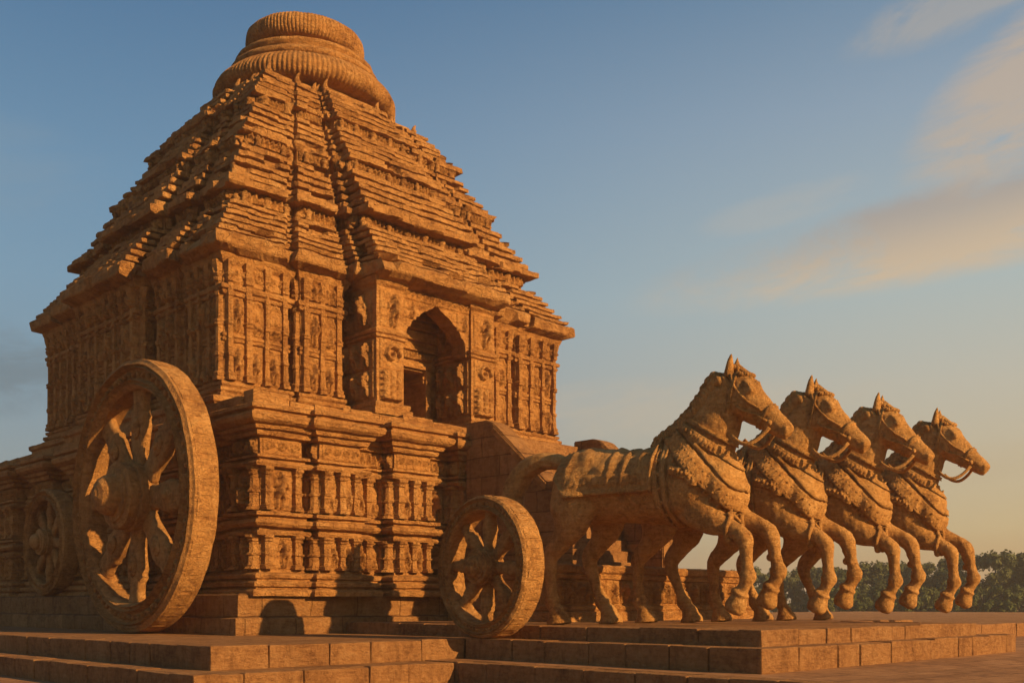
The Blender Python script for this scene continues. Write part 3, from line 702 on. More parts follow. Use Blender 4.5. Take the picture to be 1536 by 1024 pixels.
# ------------------------------------------------------------------ staircase with sloping balustrades
ST = empty('stone_staircase', label='stone staircase with sloping balustrades climbing to the temple door behind the horses', cat='staircase')
def balustrade(x0, x1):
    pr = [(14.6, Z3), (14.6, 3.44), (14.05, 3.44), (13.85, 3.36), (12.5, 2.16), (12.25, 2.16), (12.25, Z3)]
    mb = MB(); n = len(pr)
    vs = [(x, y, z) for x in (x0, x1) for y, z in pr]
    bm = bmesh.new(); bv = [bm.verts.new(v) for v in vs]
    bm.faces.new(bv[:n]); bm.faces.new(list(reversed(bv[n:])))
    for i in range(n): bm.faces.new((bv[i], bv[n + i], bv[n + (i + 1) % n], bv[(i + 1) % n]))
    bmesh.ops.recalc_face_normals(bm, faces=bm.faces[:])
    bmesh.ops.bevel(bm, geom=bm.edges[:], offset=.02, segments=2, affect='EDGES')
    me = bpy.data.meshes.new('balustrade'); bm.to_mesh(me); bm.free()
    o = obj('balustrade', me, M_ashlar, ST)
    # the raised coping and the sunk side panel's border
    mb = MB()
    for (ya, za, yb, zb) in ((13.86, 3.24, 12.5, 2.06),):
        d = Vector((0, yb - ya, zb - za)).normalized(); u = Vector((0, -d.z, d.y))
        if u.z < 0: u = -u
        a, b = Vector((x0 - .02, ya, za)), Vector((x0 - .02, yb, zb)); t = .05
        vs = [a - u * t, a + u * t, b + u * t, b - u * t]; mb.add(vs + [v + Vector((.05, 0, 0)) for v in vs], [(0, 1, 2, 3), (4, 7, 6, 5), (0, 4, 5, 1), (1, 5, 6, 2), (2, 6, 7, 3), (3, 7, 4, 0)])
    mb.box((x0 - .03, 12.3, 1.05), (x0 + .02, 14.58, 1.2), .012)
    mb.box((x0 - .05, 12.24, .4), (x0 + .02, 14.58, .62), .012); mb.box((x0 - .07, 12.22, Z3), (x0 + .02, 14.58, .1), .012)
    mb.rough(.006, 6)
    obj('carved_border', mb.mesh('carved_border'), M_temple, o)
balustrade(13.35, 13.80); balustrade(16.45, 16.90)
nst = 16
mb = MB()
for i in range(nst):
    z = Z3 + (i + 1) * (3.3 - Z3) / nst; y = 12.3 + i * (14.55 - 12.3) / nst
    mb.box((13.81, y, Z3 - .01), (16.44, 14.59, z), .012)
obj('steps', mb.mesh('steps'), M_step, ST)

mb = MB()
LP = [(13.0, 11.95), (19.1, 11.95), (19.1, 14.55), (13.0, 14.55)]
loft('landing', sweep(LP, [(.08, Z3 - .02), (.08, -.15), (.03, -.13), (.06, -.10), (.06, -.04), (0, -.02), (0, .2), (.0, .42), (.05, .44), (.07, .5), (.04, .53), (.09, .56), (.10, .66), (.06, .69), (-.3, .70)]), .1, .012, 3, .008, seed=77, mat=M_temple, parent=ST)
for q in range(14): put_panel(('figure', 'pair', 'seated')[q % 3], (13.0, 11.95), (19.1, 11.95), .06 + q * .42, .44 + q * .42, 0, .42, q % 4, ST, M_temple)

# ------------------------------------------------------------------ wheels (disc square to X, face towards -X)
def wheel(name, loc, rad, th, label, yaw=0, thin=False, seed=0):
    W = empty(name, loc, yaw, label=label, cat='stone wheel')
    W['group'] = 'carved stone chariot wheels'
    rim_w = rad * .215; ri = rad - rim_w; h = th / 2
    mb = MB()
    p = [(ri, -h * .6), (ri, h * .8), (rad - .02, h), (rad, h * .9), (rad + .012, h * .5), (rad, 0), (rad + .012, -h * .5), (rad, -h * .9), (rad - .02 * rad, -h), (rad - .035 * rad, -h - .012 * rad), (rad - .045 * rad, -h + .014 * rad), (rad - .05 * rad, -h + .014 * rad), (rad - .06 * rad, -h - .012 * rad), (rad - .07 * rad, -h + .02 * rad),
         (rad - .085 * rad, -h + .026 * rad), (ri + .075 * rad, -h + .026 * rad), (ri + .06 * rad, -h - .012 * rad), (ri + .05 * rad, -h + .012 * rad), (ri + .04 * rad, -h + .012 * rad), (ri + .03 * rad, -h - .010 * rad), (ri + .015 * rad, -h + .01 * rad), (ri + .006, -h + .03 * rad), (ri, -h * .6)]
    mb.lathe(list(reversed(p)), 160, 'x')
    mb.rough(.006 * rad, 3.5 / rad * 2, .005, 12, seed=seed)
    # carved beads round the face band and blocks round the tread
    nb = 72
    for k in range(nb):
        a = 2 * PI * k / nb; q = ri + rim_w * .49
        mb.ball((-h + .022 * rad, q * math.cos(a), q * math.sin(a)), (.030 * rad, .030 * rad, .014 * rad), 4, Matrix.Rotation(a, 3, 'X') @ Matrix.Rotation(.7 if k % 2 else -.7, 3, 'X'))
    nb = 44
    for k in range(nb):
        a = 2 * PI * k / nb; w = PI / nb * .80
        vs = []
        for xx in (-h * .70, h * .55):
            for rr in (rad - .01, rad + .014 * (1 if k % 3 else .6)):
                for s in (-w, w): vs.append((xx, rr * math.cos(a + s), rr * math.sin(a + s)))
        mb.add(vs, [(0, 1, 3, 2), (4, 6, 7, 5), (0, 4, 5, 1), (2, 3, 7, 6), (0, 2, 6, 4), (1, 5, 7, 3)])
    obj('rim', mb.mesh('rim', False), M_wheel, W)
    # hub
    mb = MB(); hr = rad * .245
    f_ = -h * .8; e_ = hr
    hp = [(0, h * .6), (hr * .85, h * .6), (hr, h * .2), (hr, f_), (hr * 1.06, f_ - .02 * e_), (hr * 1.06, f_ - .10 * e_), (hr * .97, f_ - .12 * e_), (hr * .97, f_ - .20 * e_), (hr * 1.0, f_ - .22 * e_), (hr * 1.0, f_ - .42 * e_), (hr * .92, f_ - .46 * e_), (hr * .80, f_ - .47 * e_), (hr * .79, f_ - .53 * e_), (hr * .64, f_ - .54 * e_),
          (hr * .58, f_ - .56 * e_), (hr * .60, f_ - .66 * e_), (hr * .58, f_ - .78 * e_), (hr * .50, f_ - .90 * e_), (hr * .38, f_ - .99 * e_), (hr * .22, f_ - 1.05 * e_), (hr * .2, f_ - 1.04 * e_), (hr * .1, f_ - 1.10 * e_), (0, f_ - 1.11 * e_)]
    mb.lathe([(r_, x_) for r_, x_ in reversed(hp)], 72, 'x'); mb.rough(.005 * rad, 5, .004, 16, seed=seed + 1)
    obj('hub', mb.mesh('hub', False), M_wheel, W)
    r = random.Random(seed)
    for k in range(8):
        a = 2 * PI * k / 8 + R(3)
        mb = MB(); L0, L1 = hr * .8, ri + .03; st = []
        for t, w in ((0, .085), (.10, .10), (.18, .088), (.30, .10), (.45, .118), (.55, .125), (.62, .105), (.66, .12), (.72, .092), (.85, .088), (.95, .10), (1, .105)):
            q = L0 + (L1 - L0) * t
            st.append((Vector((0, q * math.cos(a), q * math.sin(a))), Vector((1, 0, 0)), h * (.5 if .5 < t < .7 else .42), w * rad * (.98 if thin else .88)))
        mb.tube(st, 14, power=3.2); mb.rough(.007 * rad, 3.6, .006, 15, seed=seed + k * 3)
        obj('spoke', mb.mesh('spoke', True), M_wheel, W)
        if thin:      # raised medallion carved on the widest part of the spoke
            q = L0 + (L1 - L0) * .52; mb = MB(); c = Vector((-h * .46, q * math.cos(a), q * math.sin(a))); rot = Matrix.Rotation(a, 3, 'X')
            mb.ball(c, (.05, .085 * rad, .062 * rad), 6, rot); mb.ball(c + Vector((-.035, 0, 0)), (.04, .045 * rad, .035 * rad), 5, rot)
            mb.rough(.008, 12); obj('medallion', mb.mesh('medallion', True), M_wheel, W)
    return W
wheel('wheel_sculpture', (8.02, 17.05, Z2 + 2.32), 2.31, .44, 'huge carved stone wheel standing against the podium corner, largest of the wheels', 0, True, 1)
wheel('wheel_sculpture', (10.16, 10.62, Z2 + 1.02), 1.00, .36, "small stone wheel standing behind the nearest horse's tail, in front of the stairs", R(-5), False, 5)
wheel('wheel_sculpture', (8.66, 22.6, .17 + 1.14), 1.12, .36, 'small shaded stone wheel on the podium ledge at the far left', 0, False, 9)

# ------------------------------------------------------------------ horses
def H(s, f, z): return Vector((s, -f, z))
SIDE = Vector((1, 0, 0))
def densify(st, k=3):
    """Catmull-Rom through stations (s, f, z, ra, rb)"""
    out = []; n = len(st)
    for i in range(n - 1):
        p0, p1, p2, p3 = (np.array(st[max(0, min(n - 1, j))], float) for j in (i - 1, i, i + 1, i + 2))
        for q in range(k):
            t = q / k
            out.append(tuple(.5 * ((2 * p1) + (-p0 + p2) * t + (2 * p0 - 5 * p1 + 4 * p2 - p3) * t * t + (-p0 + 3 * p1 - 3 * p2 + p3) * t ** 3)))
    out.append(tuple(st[-1])); return out
def limb(mb, st, n=18, k=3, power=2.0):
    st = [q if q[3] > .16 or q[2] > 1.6 else (q[0], q[1], q[2], q[3] * .9, q[4] * .9) for q in st]
    mb.tube([(H(s, f, z), SIDE, max(.004, ra), max(.004, rb)) for s, f, z, ra, rb in densify(st, k)], n, power=power)

def horse_body():
    mb = MB()
    limb(mb, [(0, -1.55, 2.02, .10, .14), (0, -1.44, 2.04, .36, .38), (0, -1.15, 2.06, .54, .53), (0, -.78, 2.05, .57, .54), (0, -.3, 2.02, .54, .52), (0, .1, 2.0, .55, .53), (0, .5, 2.02, .56, .57),
              (0, .85, 2.0, .54, .56), (0, 1.15, 1.96, .47, .50), (0, 1.38, 1.94, .36, .38), (0, 1.50, 1.92, .20, .22)], 28)
    limb(mb, [(0, .45, 2.05, .42, .55), (0, .64, 2.2, .42, .60), (0, .88, 2.47, .355, .51), (0, 1.07, 2.75, .285, .42), (0, 1.20, 3.02, .235, .34), (0, 1.29, 3.24, .21, .285), (0, 1.35, 3.36, .19, .22)], 26)
    limb(mb, [(0, 1.28, 3.42, .09, .10), (0, 1.36, 3.36, .16, .20), (0, 1.45, 3.28, .20, .26), (0, 1.57, 3.15, .212, .295), (0, 1.70, 3.03, .188, .245), (0, 1.86, 2.90, .155, .200), (0, 2.0, 2.79, .132, .165), (0, 2.12, 2.69, .113, .138), (0, 2.20, 2.625, .098, .118), (0, 2.235, 2.595, .07, .088)], 22)
    # jaw, brow, nostril, eye
    for s in (-1, 1):
        mb.ball(H(s * .135, 1.52, 3.08), (.085, .17, .17), 7)
        mb.ball(H(s * .165, 1.715, 3.215), (.06, .075, .058), 7)
        mb.tube([(H(s * .13, 1.60, 3.36), SIDE, .045, .04), (H(s * .17, 1.70, 3.285), SIDE, .05, .04), (H(s * .165, 1.79, 3.2), SIDE, .035, .03)], 8)
        mb.ball(H(s * .085, 2.20, 2.67), (.03, .04, .045), 6)
        mb.tube([(H(s * .15, 1.72, 3.08), SIDE, .03, .04), (H(s * .14, 1.9, 2.93), SIDE, .03, .03)], 8)
        # ear
        mb.tube([(H(s * .10, 1.36, 3.46), SIDE, .085, .075), (H(s * .115, 1.37, 3.56), SIDE, .082, .065), (H(s * .12, 1.39, 3.66), SIDE, .055, .045), (H(s * .115, 1.405, 3.76), SIDE, .012, .012)], 10)
        # chest muscle
        mb.ball(H(s * .22, 1.26, 1.92), (.26, .26, .36), 8)
        mb.ball(H(s * .40, .80, 1.98), (.20, .42, .44), 8)
        mb.ball(H(s * .36, -1.05, 1.95), (.26, .44, .46), 8)
    hoofs = []
    # hind, near side (-s) back, far side forward
    limb(mb, [(-.36, -1.02, 2.1, .24, .40), (-.41, -1.08, 1.75, .25, .42), (-.42, -1.14, 1.48, .20, .30), (-.42, -1.28, 1.26, .15, .20), (-.41, -1.47, 1.06, .125, .165), (-.40, -1.515, .92, .105, .13), (-.40, -1.50, .66, .088, .10), (-.40, -1.49, .46, .095, .105), (-.40, -1.48, .35, .132, .142), (-.40, -1.42, .24, .105, .112)])
    limb(mb, [(.36, -1.02, 2.1, .24, .40), (.41, -1.0, 1.75, .25, .42), (.42, -.99, 1.48, .20, .30), (.42, -1.10, 1.26, .15, .20), (.41, -1.27, 1.06, .125, .165), (.40, -1.27, .92, .105, .13), (.40, -1.17, .66, .088, .10), (.40, -1.07, .46, .095, .105), (.40, -1.03, .35, .132, .142), (.40, -.96, .24, .105, .112)])
    for s, f in ((-.40, -1.39), (.40, -.92)):
        limb(mb, [(s, f - .03, .26, .105, .11), (s, f, .19, .148, .155), (s, f + .01, .15, .145, .155), (s, f + .03, .07, .165, .19), (s, f + .04, .0, .18, .21)], 18, 2)
    # forelegs lifted
    limb(mb, [(-.26, .72, 1.95, .20, .36), (-.31, .95, 1.66, .20, .30), (-.31, 1.16, 1.48, .175, .22), (-.31, 1.40, 1.37, .14, .16), (-.31, 1.58, 1.28, .132, .14), (-.31, 1.68, 1.19, .140, .142), (-.31, 1.705, 1.06, .112, .115), (-.31, 1.715, .90, .094, .10), (-.31, 1.73, .78, .094, .10), (-.31, 1.735, .68, .132, .138), (-.31, 1.70, .58, .100, .105), (-.31, 1.66, .51, .095, .10)])
    limb(mb, [(.26, .78, 1.95, .20, .36), (.31, 1.05, 1.70, .20, .30), (.31, 1.27, 1.55, .175, .22), (.31, 1.52, 1.46, .14, .16), (.31, 1.71, 1.37, .132, .14), (.31, 1.82, 1.28, .140, .142), (.31, 1.87, 1.14, .112, .115), (.31, 1.90, .98, .094, .10), (.31, 1.935, .86, .094, .10), (.31, 1.95, .76, .132, .138), (.31, 1.925, .66, .100, .105), (.31, 1.885, .59, .095, .10)])
    for s, f, z in ((-.31, 1.64, .47), (.31, 1.87, .55)):
        limb(mb, [(s, f + .01, z + .03, .09, .095), (s, f - .015, z - .005, .150, .15), (s, f - .025, z - .03, .15, .15), (s, f - .035, z - .055, .118, .12), (s, f - .06, z - .12, .14, .15), (s, f - .10, z - .22, .158, .175), (s, f - .125, z - .285, .125, .12), (s, f - .13, z - .295, .02, .02)], 18, 2)
    me = mb.mesh('tmp', False)
    tmp = bpy.data.objects.new('tmp', me); C.objects.link(tmp)
    m = tmp.modifiers.new('r', 'REMESH'); m.mode = 'VOXEL'; m.voxel_size = .021; m.use_smooth_shade = True
    s = tmp.modifiers.new('s', 'SMOOTH'); s.factor = .5; s.iterations = 3
    dg = bpy.context.evaluated_depsgraph_get(); dg.update()
    res = bpy.data.meshes.new_from_object(tmp.evaluated_get(dg)); res.name = 'horse_body'
    bpy.data.objects.remove(tmp); bpy.data.meshes.remove(me)
    co = np.empty(len(res.vertices) * 3); res.vertices.foreach_get('co', co); co = co.reshape(-1, 3)
    nn = np.empty(len(res.vertices) * 3); res.vertices.foreach_get('normal', nn); nn = nn.reshape(-1, 3)
    for i in range(len(co)):
        p = Vector(co[i])
        co[i] += nn[i] * (noise.noise(p * 4.5) * .012 + noise.noise(p * 13) * .007 + noise.noise(p * 31) * .004)
    res.vertices.foreach_set('co', co.ravel()); res.update()
    for p in res.polygons: p.use_smooth = True
    return res

HB = horse_body(); HT = BVHTree.FromPolygons([v.co.copy() for v in HB.vertices], [tuple(p.vertices) for p in HB.polygons])

def skin_pt(c, d, lift):
    """point on the body hit from outside towards c along -d"""
    hit = HT.ray_cast(c + d * 1.6, -d)
    p = hit[0] if hit[0] is not None else c + d * .2
    return p + d * lift
def strap(mb, c, n, half, lift=.03, a0=0, a1=360, steps=72, rows=3, up=None, maxr=None, edge=True, orn=0.0, seed=0):
    """a band laid on the body in the plane through c with normal n; angles measured from `up`"""
    n = n.normalized(); u = (up or Vector((0, 0, 1))); u = (u - n * n.dot(u)).normalized(); v = n.cross(u)
    grid = []
    full = a1 - a0 >= 359.9; cnt = steps if full else steps + 1
    for i in range(cnt):
        a = R(a0 + (a1 - a0) * i / steps); d = u * math.cos(a) + v * math.sin(a); row = []
        for j in range(rows + 1):
            q = -1 + 2 * j / rows; cc = c + n * half * q
            hit = HT.ray_cast(cc, d)   # from inside: first wall
            far = None; org = cc.copy()
            for _ in range(4):
                hit = HT.ray_cast(org, d)
                if hit[0] is None: break
                dist = (hit[0] - cc).length
                if maxr and dist > maxr: break
                far = hit[0]; org = hit[0] + d * .01
                if hit[1].dot(d) > 0: break
            if far is None: far = cc + d * (maxr or .3)
            rim = 1.0 if (j in (0, rows) and edge) else 0
            row.append((far, d, lift + rim * .014 + orn * abs(math.sin(i * .9 + seed)) * (1 - abs(q))))
        grid.append(row)
    b = len(mb.v); R_ = rows + 1
    for row in grid:
        for far, d, l in row: mb.v.append(far + d * l)
        for far, d, l in row: mb.v.append(far - d * .04)
    k = len(grid); w = 2 * R_
    for i in range(k if full else k - 1):
        A = b + i * w; B = b + ((i + 1) % k) * w
        for j in range(rows):
            mb.f.append((A + j, B + j, B + j + 1, A + j + 1)); mb.f.append((A + R_ + j, A + R_ + j + 1, B + R_ + j + 1, B + R_ + j))
        mb.f.append((A, A + R_, B + R_, B)); mb.f.append((A + rows, B + rows, B + R_ + rows, A + R_ + rows))
    if not full:
        for A, fl in ((b, 0), (b + (k - 1) * w, 1)):
            for j in range(rows):
                q = (A + j, A + j + 1, A + R_ + j + 1, A + R_ + j); mb.f.append(q if fl == 0 else tuple(reversed(q)))
def bosses(mb, c, n, angs, lift, size, up=None, maxr=None):
    n = n.normalized(); u = (up or Vector((0, 0, 1))); u = (u - n * n.dot(u)).normalized(); v = n.cross(u)
    for a in angs:
        d = u * math.cos(R(a)) + v * math.sin(R(a)); hit = HT.ray_cast(c, d)
        if hit[0] is None or (maxr and (hit[0] - c).length > maxr): continue
        q = d.to_track_quat('Z', 'Y').to_matrix()
        mb.ball(hit[0] + d * lift, (size, size, size * .55), 5, q)

HP = {}; BST = []
def horse_parts():
    # saddle cloth: a fitted sheet over back and flanks
    mb = MB(); fs = np.linspace(-1.36, .36, 44); an = np.linspace(-104, 104, 56); W = len(an)
    rows = []
    for i, f in enumerate(fs):
        for j, a in enumerate(an):
            ar = R(a) * (1 if f > -1.1 else 1 - .25 * (-1.1 - f) / .26)
            d = Vector((math.sin(ar), 0, math.cos(ar))); c = H(0, f, 2.03); p = skin_pt(c, d, 0)
            e = min(i, len(fs) - 1 - i, j, W - 1 - j)
            l = .035 + (.035 if e < 2 else 0) + (.026 if e in (6, 7) else 0) + (.024 if i in (24, 25, 30, 31) else 0)
            l += .02 * max(0, noise.noise(p * 9)) + (.035 * abs(math.sin(j * 1.1) * math.sin(i * 1.2)) if 2 < e < 6 else 0)
            if 8 < e and i < 23: l += .045 * max(0, math.sin(p.y * 9) * math.cos(p.z * 10) - .2)
            if 8 < e and 31 < i: l += .03 * max(0, math.sin(p.y * 11) * math.cos(p.z * 9) - .2)
            rows.append(p + d * l)
    mb.v = rows; n0 = len(rows)
    mb.f = [(i * W + j, i * W + j + 1, (i + 1) * W + j + 1, (i + 1) * W + j) for i in range(len(fs) - 1) for j in range(W - 1)]
    # thickness: a skirt turned in to the body
    per = [j for j in range(W)] + [i * W + W - 1 for i in range(1, len(fs))] + [(len(fs) - 1) * W + j for j in range(W - 2, -1, -1)] + [i * W for i in range(len(fs) - 2, 0, -1)]
    b = len(mb.v)
    for q in per:
        f = fs[q // W]; c = H(0, f, 2.03); mb.v.append(mb.v[q] + (c - mb.v[q]).normalized() * .09)
    for i in range(len(per)): mb.f.append((per[i], b + i, b + (i + 1) % len(per), per[(i + 1) % len(per)]))
    HP['saddle_cloth'] = mb.mesh('saddle_cloth', True)
    # girth: two straps behind the shoulder
    mb = MB()
    for f in (.40, .54): strap(mb, H(0, f, 2.02), Vector((0, -1, .10)), .045, .035, rows=3)
    bosses(mb, H(0, .47, 2.02), Vector((0, -1, .1)), range(0, 360, 20), .03, .035)
    HP['girth'] = mb.mesh('girth', True)
    # collars on neck and chest
    mb = MB()
    n = Vector((0, -.30, .95))
    strap(mb, H(0, 1.05, 2.56), Vector((0, -.55, .84)), .065, .03, rows=5, maxr=.75, steps=120, orn=.035, seed=1)
    bosses(mb, H(0, 1.05, 2.56), Vector((0, -.55, .84)), range(0, 360, 14), .035, .038, maxr=.75)
    strap(mb, H(0, 1.12, 2.70), Vector((0, -.50, .87)), .030, .03, rows=2, maxr=.7)
    HP['neck_band'] = mb.mesh('neck_band', True)
    mb = MB()
    cc, nn = H(0, .92, 2.28), Vector((0, -.72, .70))
    strap(mb, cc, nn, .12, .032, rows=7, maxr=.95, steps=150, orn=.022, seed=.3)
    bosses(mb, cc + nn * .045, nn, range(0, 360, 8), .03, .028, maxr=.95); bosses(mb, cc - nn * .06, nn, range(4, 364, 8), .03, .028, maxr=.95)
    bosses(mb, cc - nn * .155, nn, range(0, 360, 9), .0, .034, maxr=.95)
    strap(mb, cc + nn * .18, nn, .03, .03, rows=2, maxr=.9)
    mb.rough(.012, 11, .006, 24)
    # tassels over the breast
    for a in range(160, 201, 10):
        u = (Vector((0, 0, 1)) - nn.normalized() * nn.normalized().dot(Vector((0, 0, 1)))).normalized(); v = nn.normalized().cross(u)
        d = u * math.cos(R(a)) + v * math.sin(R(a)); h = HT.ray_cast(cc - nn * .12, d)
        if h[0] is None: continue
        L = .34 + .12 * math.cos(R((a - 180) * 4))
        p0 = h[0]; st = []
        for k in range(6):
            q = HT.find_nearest(p0 - Vector((0, 0, L * k / 5)) + d * .1); st.append((q[0] + q[1] * .025, Vector((1, 0, 0)), .045 - .003 * k, .035))
        mb.tube(st, 8); mb.ball(st[-1][0], (.06, .06, .06), 5)
    HP['chest_collar'] = mb.mesh('chest_collar', True)
    # breast straps running back from the collar to the girth, one each side
    for s in (-1, 1):
        mb = MB(); st = []
        for k in range(17):
            t = k / 16; f = 1.22 - t * .70; z = 1.98 + .30 * t
            q = HT.find_nearest(H(s * .9, f, z)); st.append((q[0] + q[1] * .012, q[1], .03, .07))
        mb.tube(st, 10, power=3); mb.rough(.006, 12)
        for k in range(2, 16, 2): mb.ball(st[k][0] + st[k][1] * .02, (.035, .035, .035), 4)
        BST.append(mb.mesh('breast_strap', True))
    # bridle
    mb = MB(); hd = Vector((0, -.74, -.67))
    strap(mb, H(0, 1.90, 2.86), hd, .026, .010, rows=2, maxr=.3, steps=40)
    strap(mb, H(0, 1.44, 3.24), Vector((0, -.95, -.2)), .024, .016, rows=2, maxr=.36, steps=40)
    for s in (-1, 1):
        pts = [H(s * .3, 1.89, 2.87), H(s * .3, 1.82, 2.93), H(s * .3, 1.7, 3.04), H(s * .3, 1.58, 3.16), H(s * .3, 1.48, 3.30), H(s * .2, 1.42, 3.46)]
        st = [(q[0] + q[1] * .004, q[1], .014, .02) for q in (HT.find_nearest(p) for p in pts)]; mb.tube(st, 8)
        pts = [H(s * .3, 1.96, 2.72), H(s * .3, 1.78, 2.84), H(s * .3, 1.58, 2.93), H(s * .3, 1.50, 3.02)]
        st = [(q[0] + q[1] * .004, q[1], .013, .018) for q in (HT.find_nearest(p) for p in pts)]; mb.tube(st, 8)
        q = HT.find_nearest(H(s * .3, 1.96, 2.72)); mb.ball(q[0], (.035, .04, .04), 6)
    # brow band with rosettes
    st = []
    for k in range(-6, 7):
        q = HT.find_nearest(H(k * .035, 1.75 - abs(k) * .03, 3.52)); st.append((q[0] + q[1] * .012, q[1], .025, .03))
        mb.ball(q[0] + q[1] * .02, (.032, .032, .032), 5)
    mb.tube(st, 8)
    HP['bridle'] = mb.mesh('bridle', True)
    # rein: slack loop from the bit back to the neck, both sides
    mb = MB()
    for s in (-1, 1):
        a, b = H(s * .125, 1.98, 2.69), H(s * .24, 1.45, 2.62); st = []
        for k in range(15):
            t = k / 14; p = a.lerp(b, t); p.z -= .17 * math.sin(PI * t) ** .9; p.x += s * .05 * math.sin(PI * t)
            st.append((p, SIDE, .014, .028))
        mb.tube(st, 10)
    mb.rough(.005, 9)
    HP['rein'] = mb.mesh('rein', True)
    # mane: overlapping carved locks along the crest
    mb = MB(); r = random.Random(4)
    for k in range(24):
        t = k / 23; f = .30 + 1.06 * t; z = 3.9
        # crest point: nearest surface seen from above/behind
        d = Vector((0, .72 * (1 - t) + .25 * t, .75))
        c = H(0, .50 + .80 * t, 2.25 + 1.05 * t); p = HT.ray_cast(c, d.normalized())[0]
        if p is None: continue
        rot = Matrix.Rotation(R(-35 - 20 * t + r.uniform(-14, 14)), 3, 'X')
        mb.ball(p + d.normalized() * (.028 + .012 * (k % 2)), (.085 + r.uniform(-.01, .01), .085, .115), 6, rot)
        for s in (-1, 1):
            q = HT.find_nearest(p + Vector((s * .14, -.05, -.06))); mb.ball(q[0] + q[1] * .006, (.05, .06, .10), 5, Matrix.Rotation(R(r.uniform(-60, 0)), 3, 'X'))
    mb.tube([(H(0, 1.34, 3.60), SIDE, .07, .06), (H(0, 1.47, 3.58), SIDE, .08, .055), (H(0, 1.62, 3.47), SIDE, .06, .045), (H(0, 1.72, 3.37), SIDE, .02, .02)], 10)
    for k in range(7): mb.ball(H(r.uniform(-.08, .08), 1.42 + .05 * k, 3.585 - .028 * k * (1 + k * .07)), (.04, .05, .045), 5)
    mb.rough(.012, 11, .006, 27)
    HP['mane'] = mb.mesh('mane', True)
    # tail arched out and down, ridged like locks
    mb = MB()
    st = densify([(0, -1.36, 2.38, .10, .10), (0, -1.62, 2.50, .125, .12), (0, -1.95, 2.52, .15, .14), (0, -2.27, 2.40, .17, .165), (-.02, -2.46, 2.14, .18, .185), (-.03, -2.50, 1.84, .165, .18), (-.04, -2.42, 1.58, .12, .13), (-.05, -2.30, 1.40, .03, .04)], 5)
    mb.tube([(H(s, f, z), SIDE, a, b) for s, f, z, a, b in st], 42, ridge=lambda a, t: .10 * (abs(math.sin(a * 4.5 + t * 1.2)) - .5) * min(1, t * 3))
    mb.rough(.010, 5, .005, 20)
    HP['tail'] = mb.mesh('tail', True)
horse_parts()
hl = ['carved stone horse nearest the temple, foremost in the row, its saddle cloth fully in view',
      'second carved stone horse in the row from the temple, between two others, chest straps lit',
      'third carved stone horse in the row, just inside the outermost one',
      'outermost carved stone horse at the far right, reins looping against open sky']
for i in range(4):
    hr_ = empty('stone_horse', (12.12 + 1.97 * i, 9.30 - .13 * i, Z3), R(11 + (0, .8, -.6, .4)[i]), label=hl[i], cat='horse statue', group='row of prancing stone horses')
    obj('body', HB, M_horse, hr_)
    hr_.scale = (1, .95, 1)
    for nme, me in HP.items(): obj(nme, me, M_horse, hr_)
    for me in BST: obj('breast_strap', me, M_horse, hr_)

# ------------------------------------------------------------------ trees beyond the lawn
def tree_meshes(seed, h, w):
    r = random.Random(seed)
    tb = MB(); tb.tube([((0, 0, -.2), SIDE, .22, .22), ((.05, 0, h * .2), SIDE, .17, .17), ((.1, .05, h * .45), SIDE, .12, .12), ((.05, .1, h * .75), SIDE, .05, .05)], 8)
    clumps = []
    for k in range(38):
        a = r.uniform(0, 2 * PI); t = r.random(); z = h * (.10 + .84 * t); rr = w * .5 * math.sqrt(max(.05, 1 - ((t - .32) / .72) ** 2)) * r.uniform(.35, 1.0)
        clumps.append((Vector((rr * math.cos(a), rr * math.sin(a), z)), r.uniform(.45, .95) * h * .15))
        if k % 4 == 0:
            p = clumps[-1][0]; tb.tube([((.06, 0, z * .5), SIDE, .07, .07), (p * .5 + Vector((0, 0, z * .38)), SIDE, .05, .05), (p, SIDE, .015, .015)], 6)
    v = []; f = []
    for c, rad in clumps:
        for _ in range(190):
            d = Vector((r.gauss(0, 1), r.gauss(0, 1), r.gauss(0, 1))); d.normalize()
            p = c + d * rad * (r.random() ** .4) * Vector((1.2, 1.2, .85)).length / 1.73
            n = (d + Vector((r.gauss(0, .6), r.gauss(0, .6), r.gauss(0, .6) + .3))).normalized(); u = n.orthogonal().normalized(); u = Matrix.Rotation(r.uniform(0, 6.28), 3, n) @ u; w_ = n.cross(u)
            s = r.uniform(.07, .15); b = len(v)
            v += [p - u * s * 1.5, p - w_ * s * .7, p + u * s * 1.5, p + w_ * s * .7]; f.append((b, b + 1, b + 2, b + 3))
    return tb.mesh('trunk', True), mesh('crown', v, f)
TM = [tree_meshes(100 + i, 1.0 * hh, ww) for i, (hh, ww) in enumerate(((5.0, 7.0), (4.5, 7.0), (5.6, 6.8), (3.9, 6.6), (2.4, 5.5)))]
def px_at(px, d): return Vector(((d + (px - 768) / 1550 * d) / math.sqrt(2), (d - (px - 768) / 1550 * d) / math.sqrt(2), 0))
r = random.Random(77)
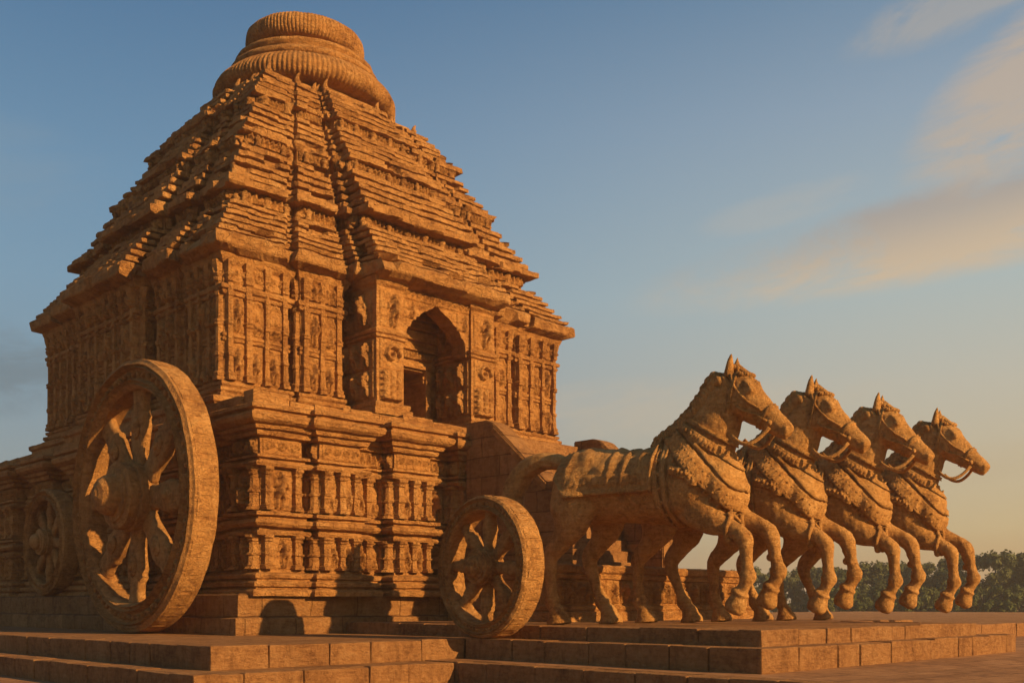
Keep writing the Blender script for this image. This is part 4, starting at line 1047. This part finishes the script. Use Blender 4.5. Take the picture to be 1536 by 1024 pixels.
tl = [(1610, 84, 2, 1.0, 'tall tree at the far right end of the treeline'), (1546, 88, 2, 1.0, 'tallest rounded tree at the right edge of the view'), (1495, 86, 0, 1.06, 'broad tree with high domed crown left of the tallest tree'),
      (1448, 88, 0, 1.04, 'full rounded tree behind the outermost horse hooves'), (1406, 92, 1, 1.04, 'mid height tree between the raised forelegs of the last horse'), (1368, 90, 1, .98, 'dense tree just left of the last horse forelegs'),
      (1328, 94, 3, 1.18, 'lower bushy tree seen between the hooves of the third horse'), (1290, 92, 3, 1.18, 'low spreading tree seen between the second and third horse hooves'), (1252, 96, 1, 1.0, 'shady tree at the left end of the visible treeline'),
      (1210, 98, 0, .9, 'tree half hidden behind the second horse legs'), (1165, 96, 1, 1.0, 'tree hidden mostly behind the first two horses'), (1118, 98, 1, 1.0, 'tree glimpsed between the legs of the nearest horses'), (1690, 86, 2, 1.0, 'tall tree just past the right edge of the view'),
      (1530, 78, 4, 1.0, 'low bush in front of the tallest trees at the right edge'), (1478, 77, 4, 1.0, 'small round bush in front of the broad tree'), (1432, 80, 4, 1.0, 'low bush right under the outermost horse hooves'), (1385, 79, 4, 1.0, 'small dark bush below the last horse hooves'), (1340, 80, 4, 1.0, 'small bush below the third horse hooves'), (1295, 81, 4, 1.0, 'small bush below the second horse hooves'), (1255, 80, 4, 1.0, 'small bush at the left end of the treeline')]
for i, (px, d, k, s, lab) in enumerate(tl):
    p = px_at(px, d); t = empty('bush' if k == 4 else 'leafy_tree', (p.x, p.y, Z0 - .06), r.uniform(0, 6.28), label=lab, cat='bush' if k == 4 else 'tree', group='trees beyond the lawn')
    t.scale = (s, s, s)
    tr, cr = TM[k]; obj('trunk', tr, M_bark, t); obj('crown', cr, M_leaf if i % 2 else M_leaf2, t)

# ------------------------------------------------------------------ the evening haze
mh = bpy.data.materials.new('haze'); mh.use_nodes = True
nt = mh.node_tree; nt.nodes.clear(); o_ = nt.nodes.new('ShaderNodeOutputMaterial'); pv = nt.nodes.new('ShaderNodeVolumePrincipled')
pv.inputs['Color'].default_value = (.9, .86, .78, 1); pv.inputs['Density'].default_value = .0012; pv.inputs['Anisotropy'].default_value = .2
nt.links.new(pv.outputs[0], o_.inputs['Volume'])
mb = MB(); mb.box((-905, -905, Z0 - 1.1), (905, 905, 15.5))
obj('haze', mb.mesh('haze'), mh, kind='stuff')
sc.cycles.volume_step_rate = 10; sc.cycles.max_bounces = 6; sc.cycles.volume_bounces = 1
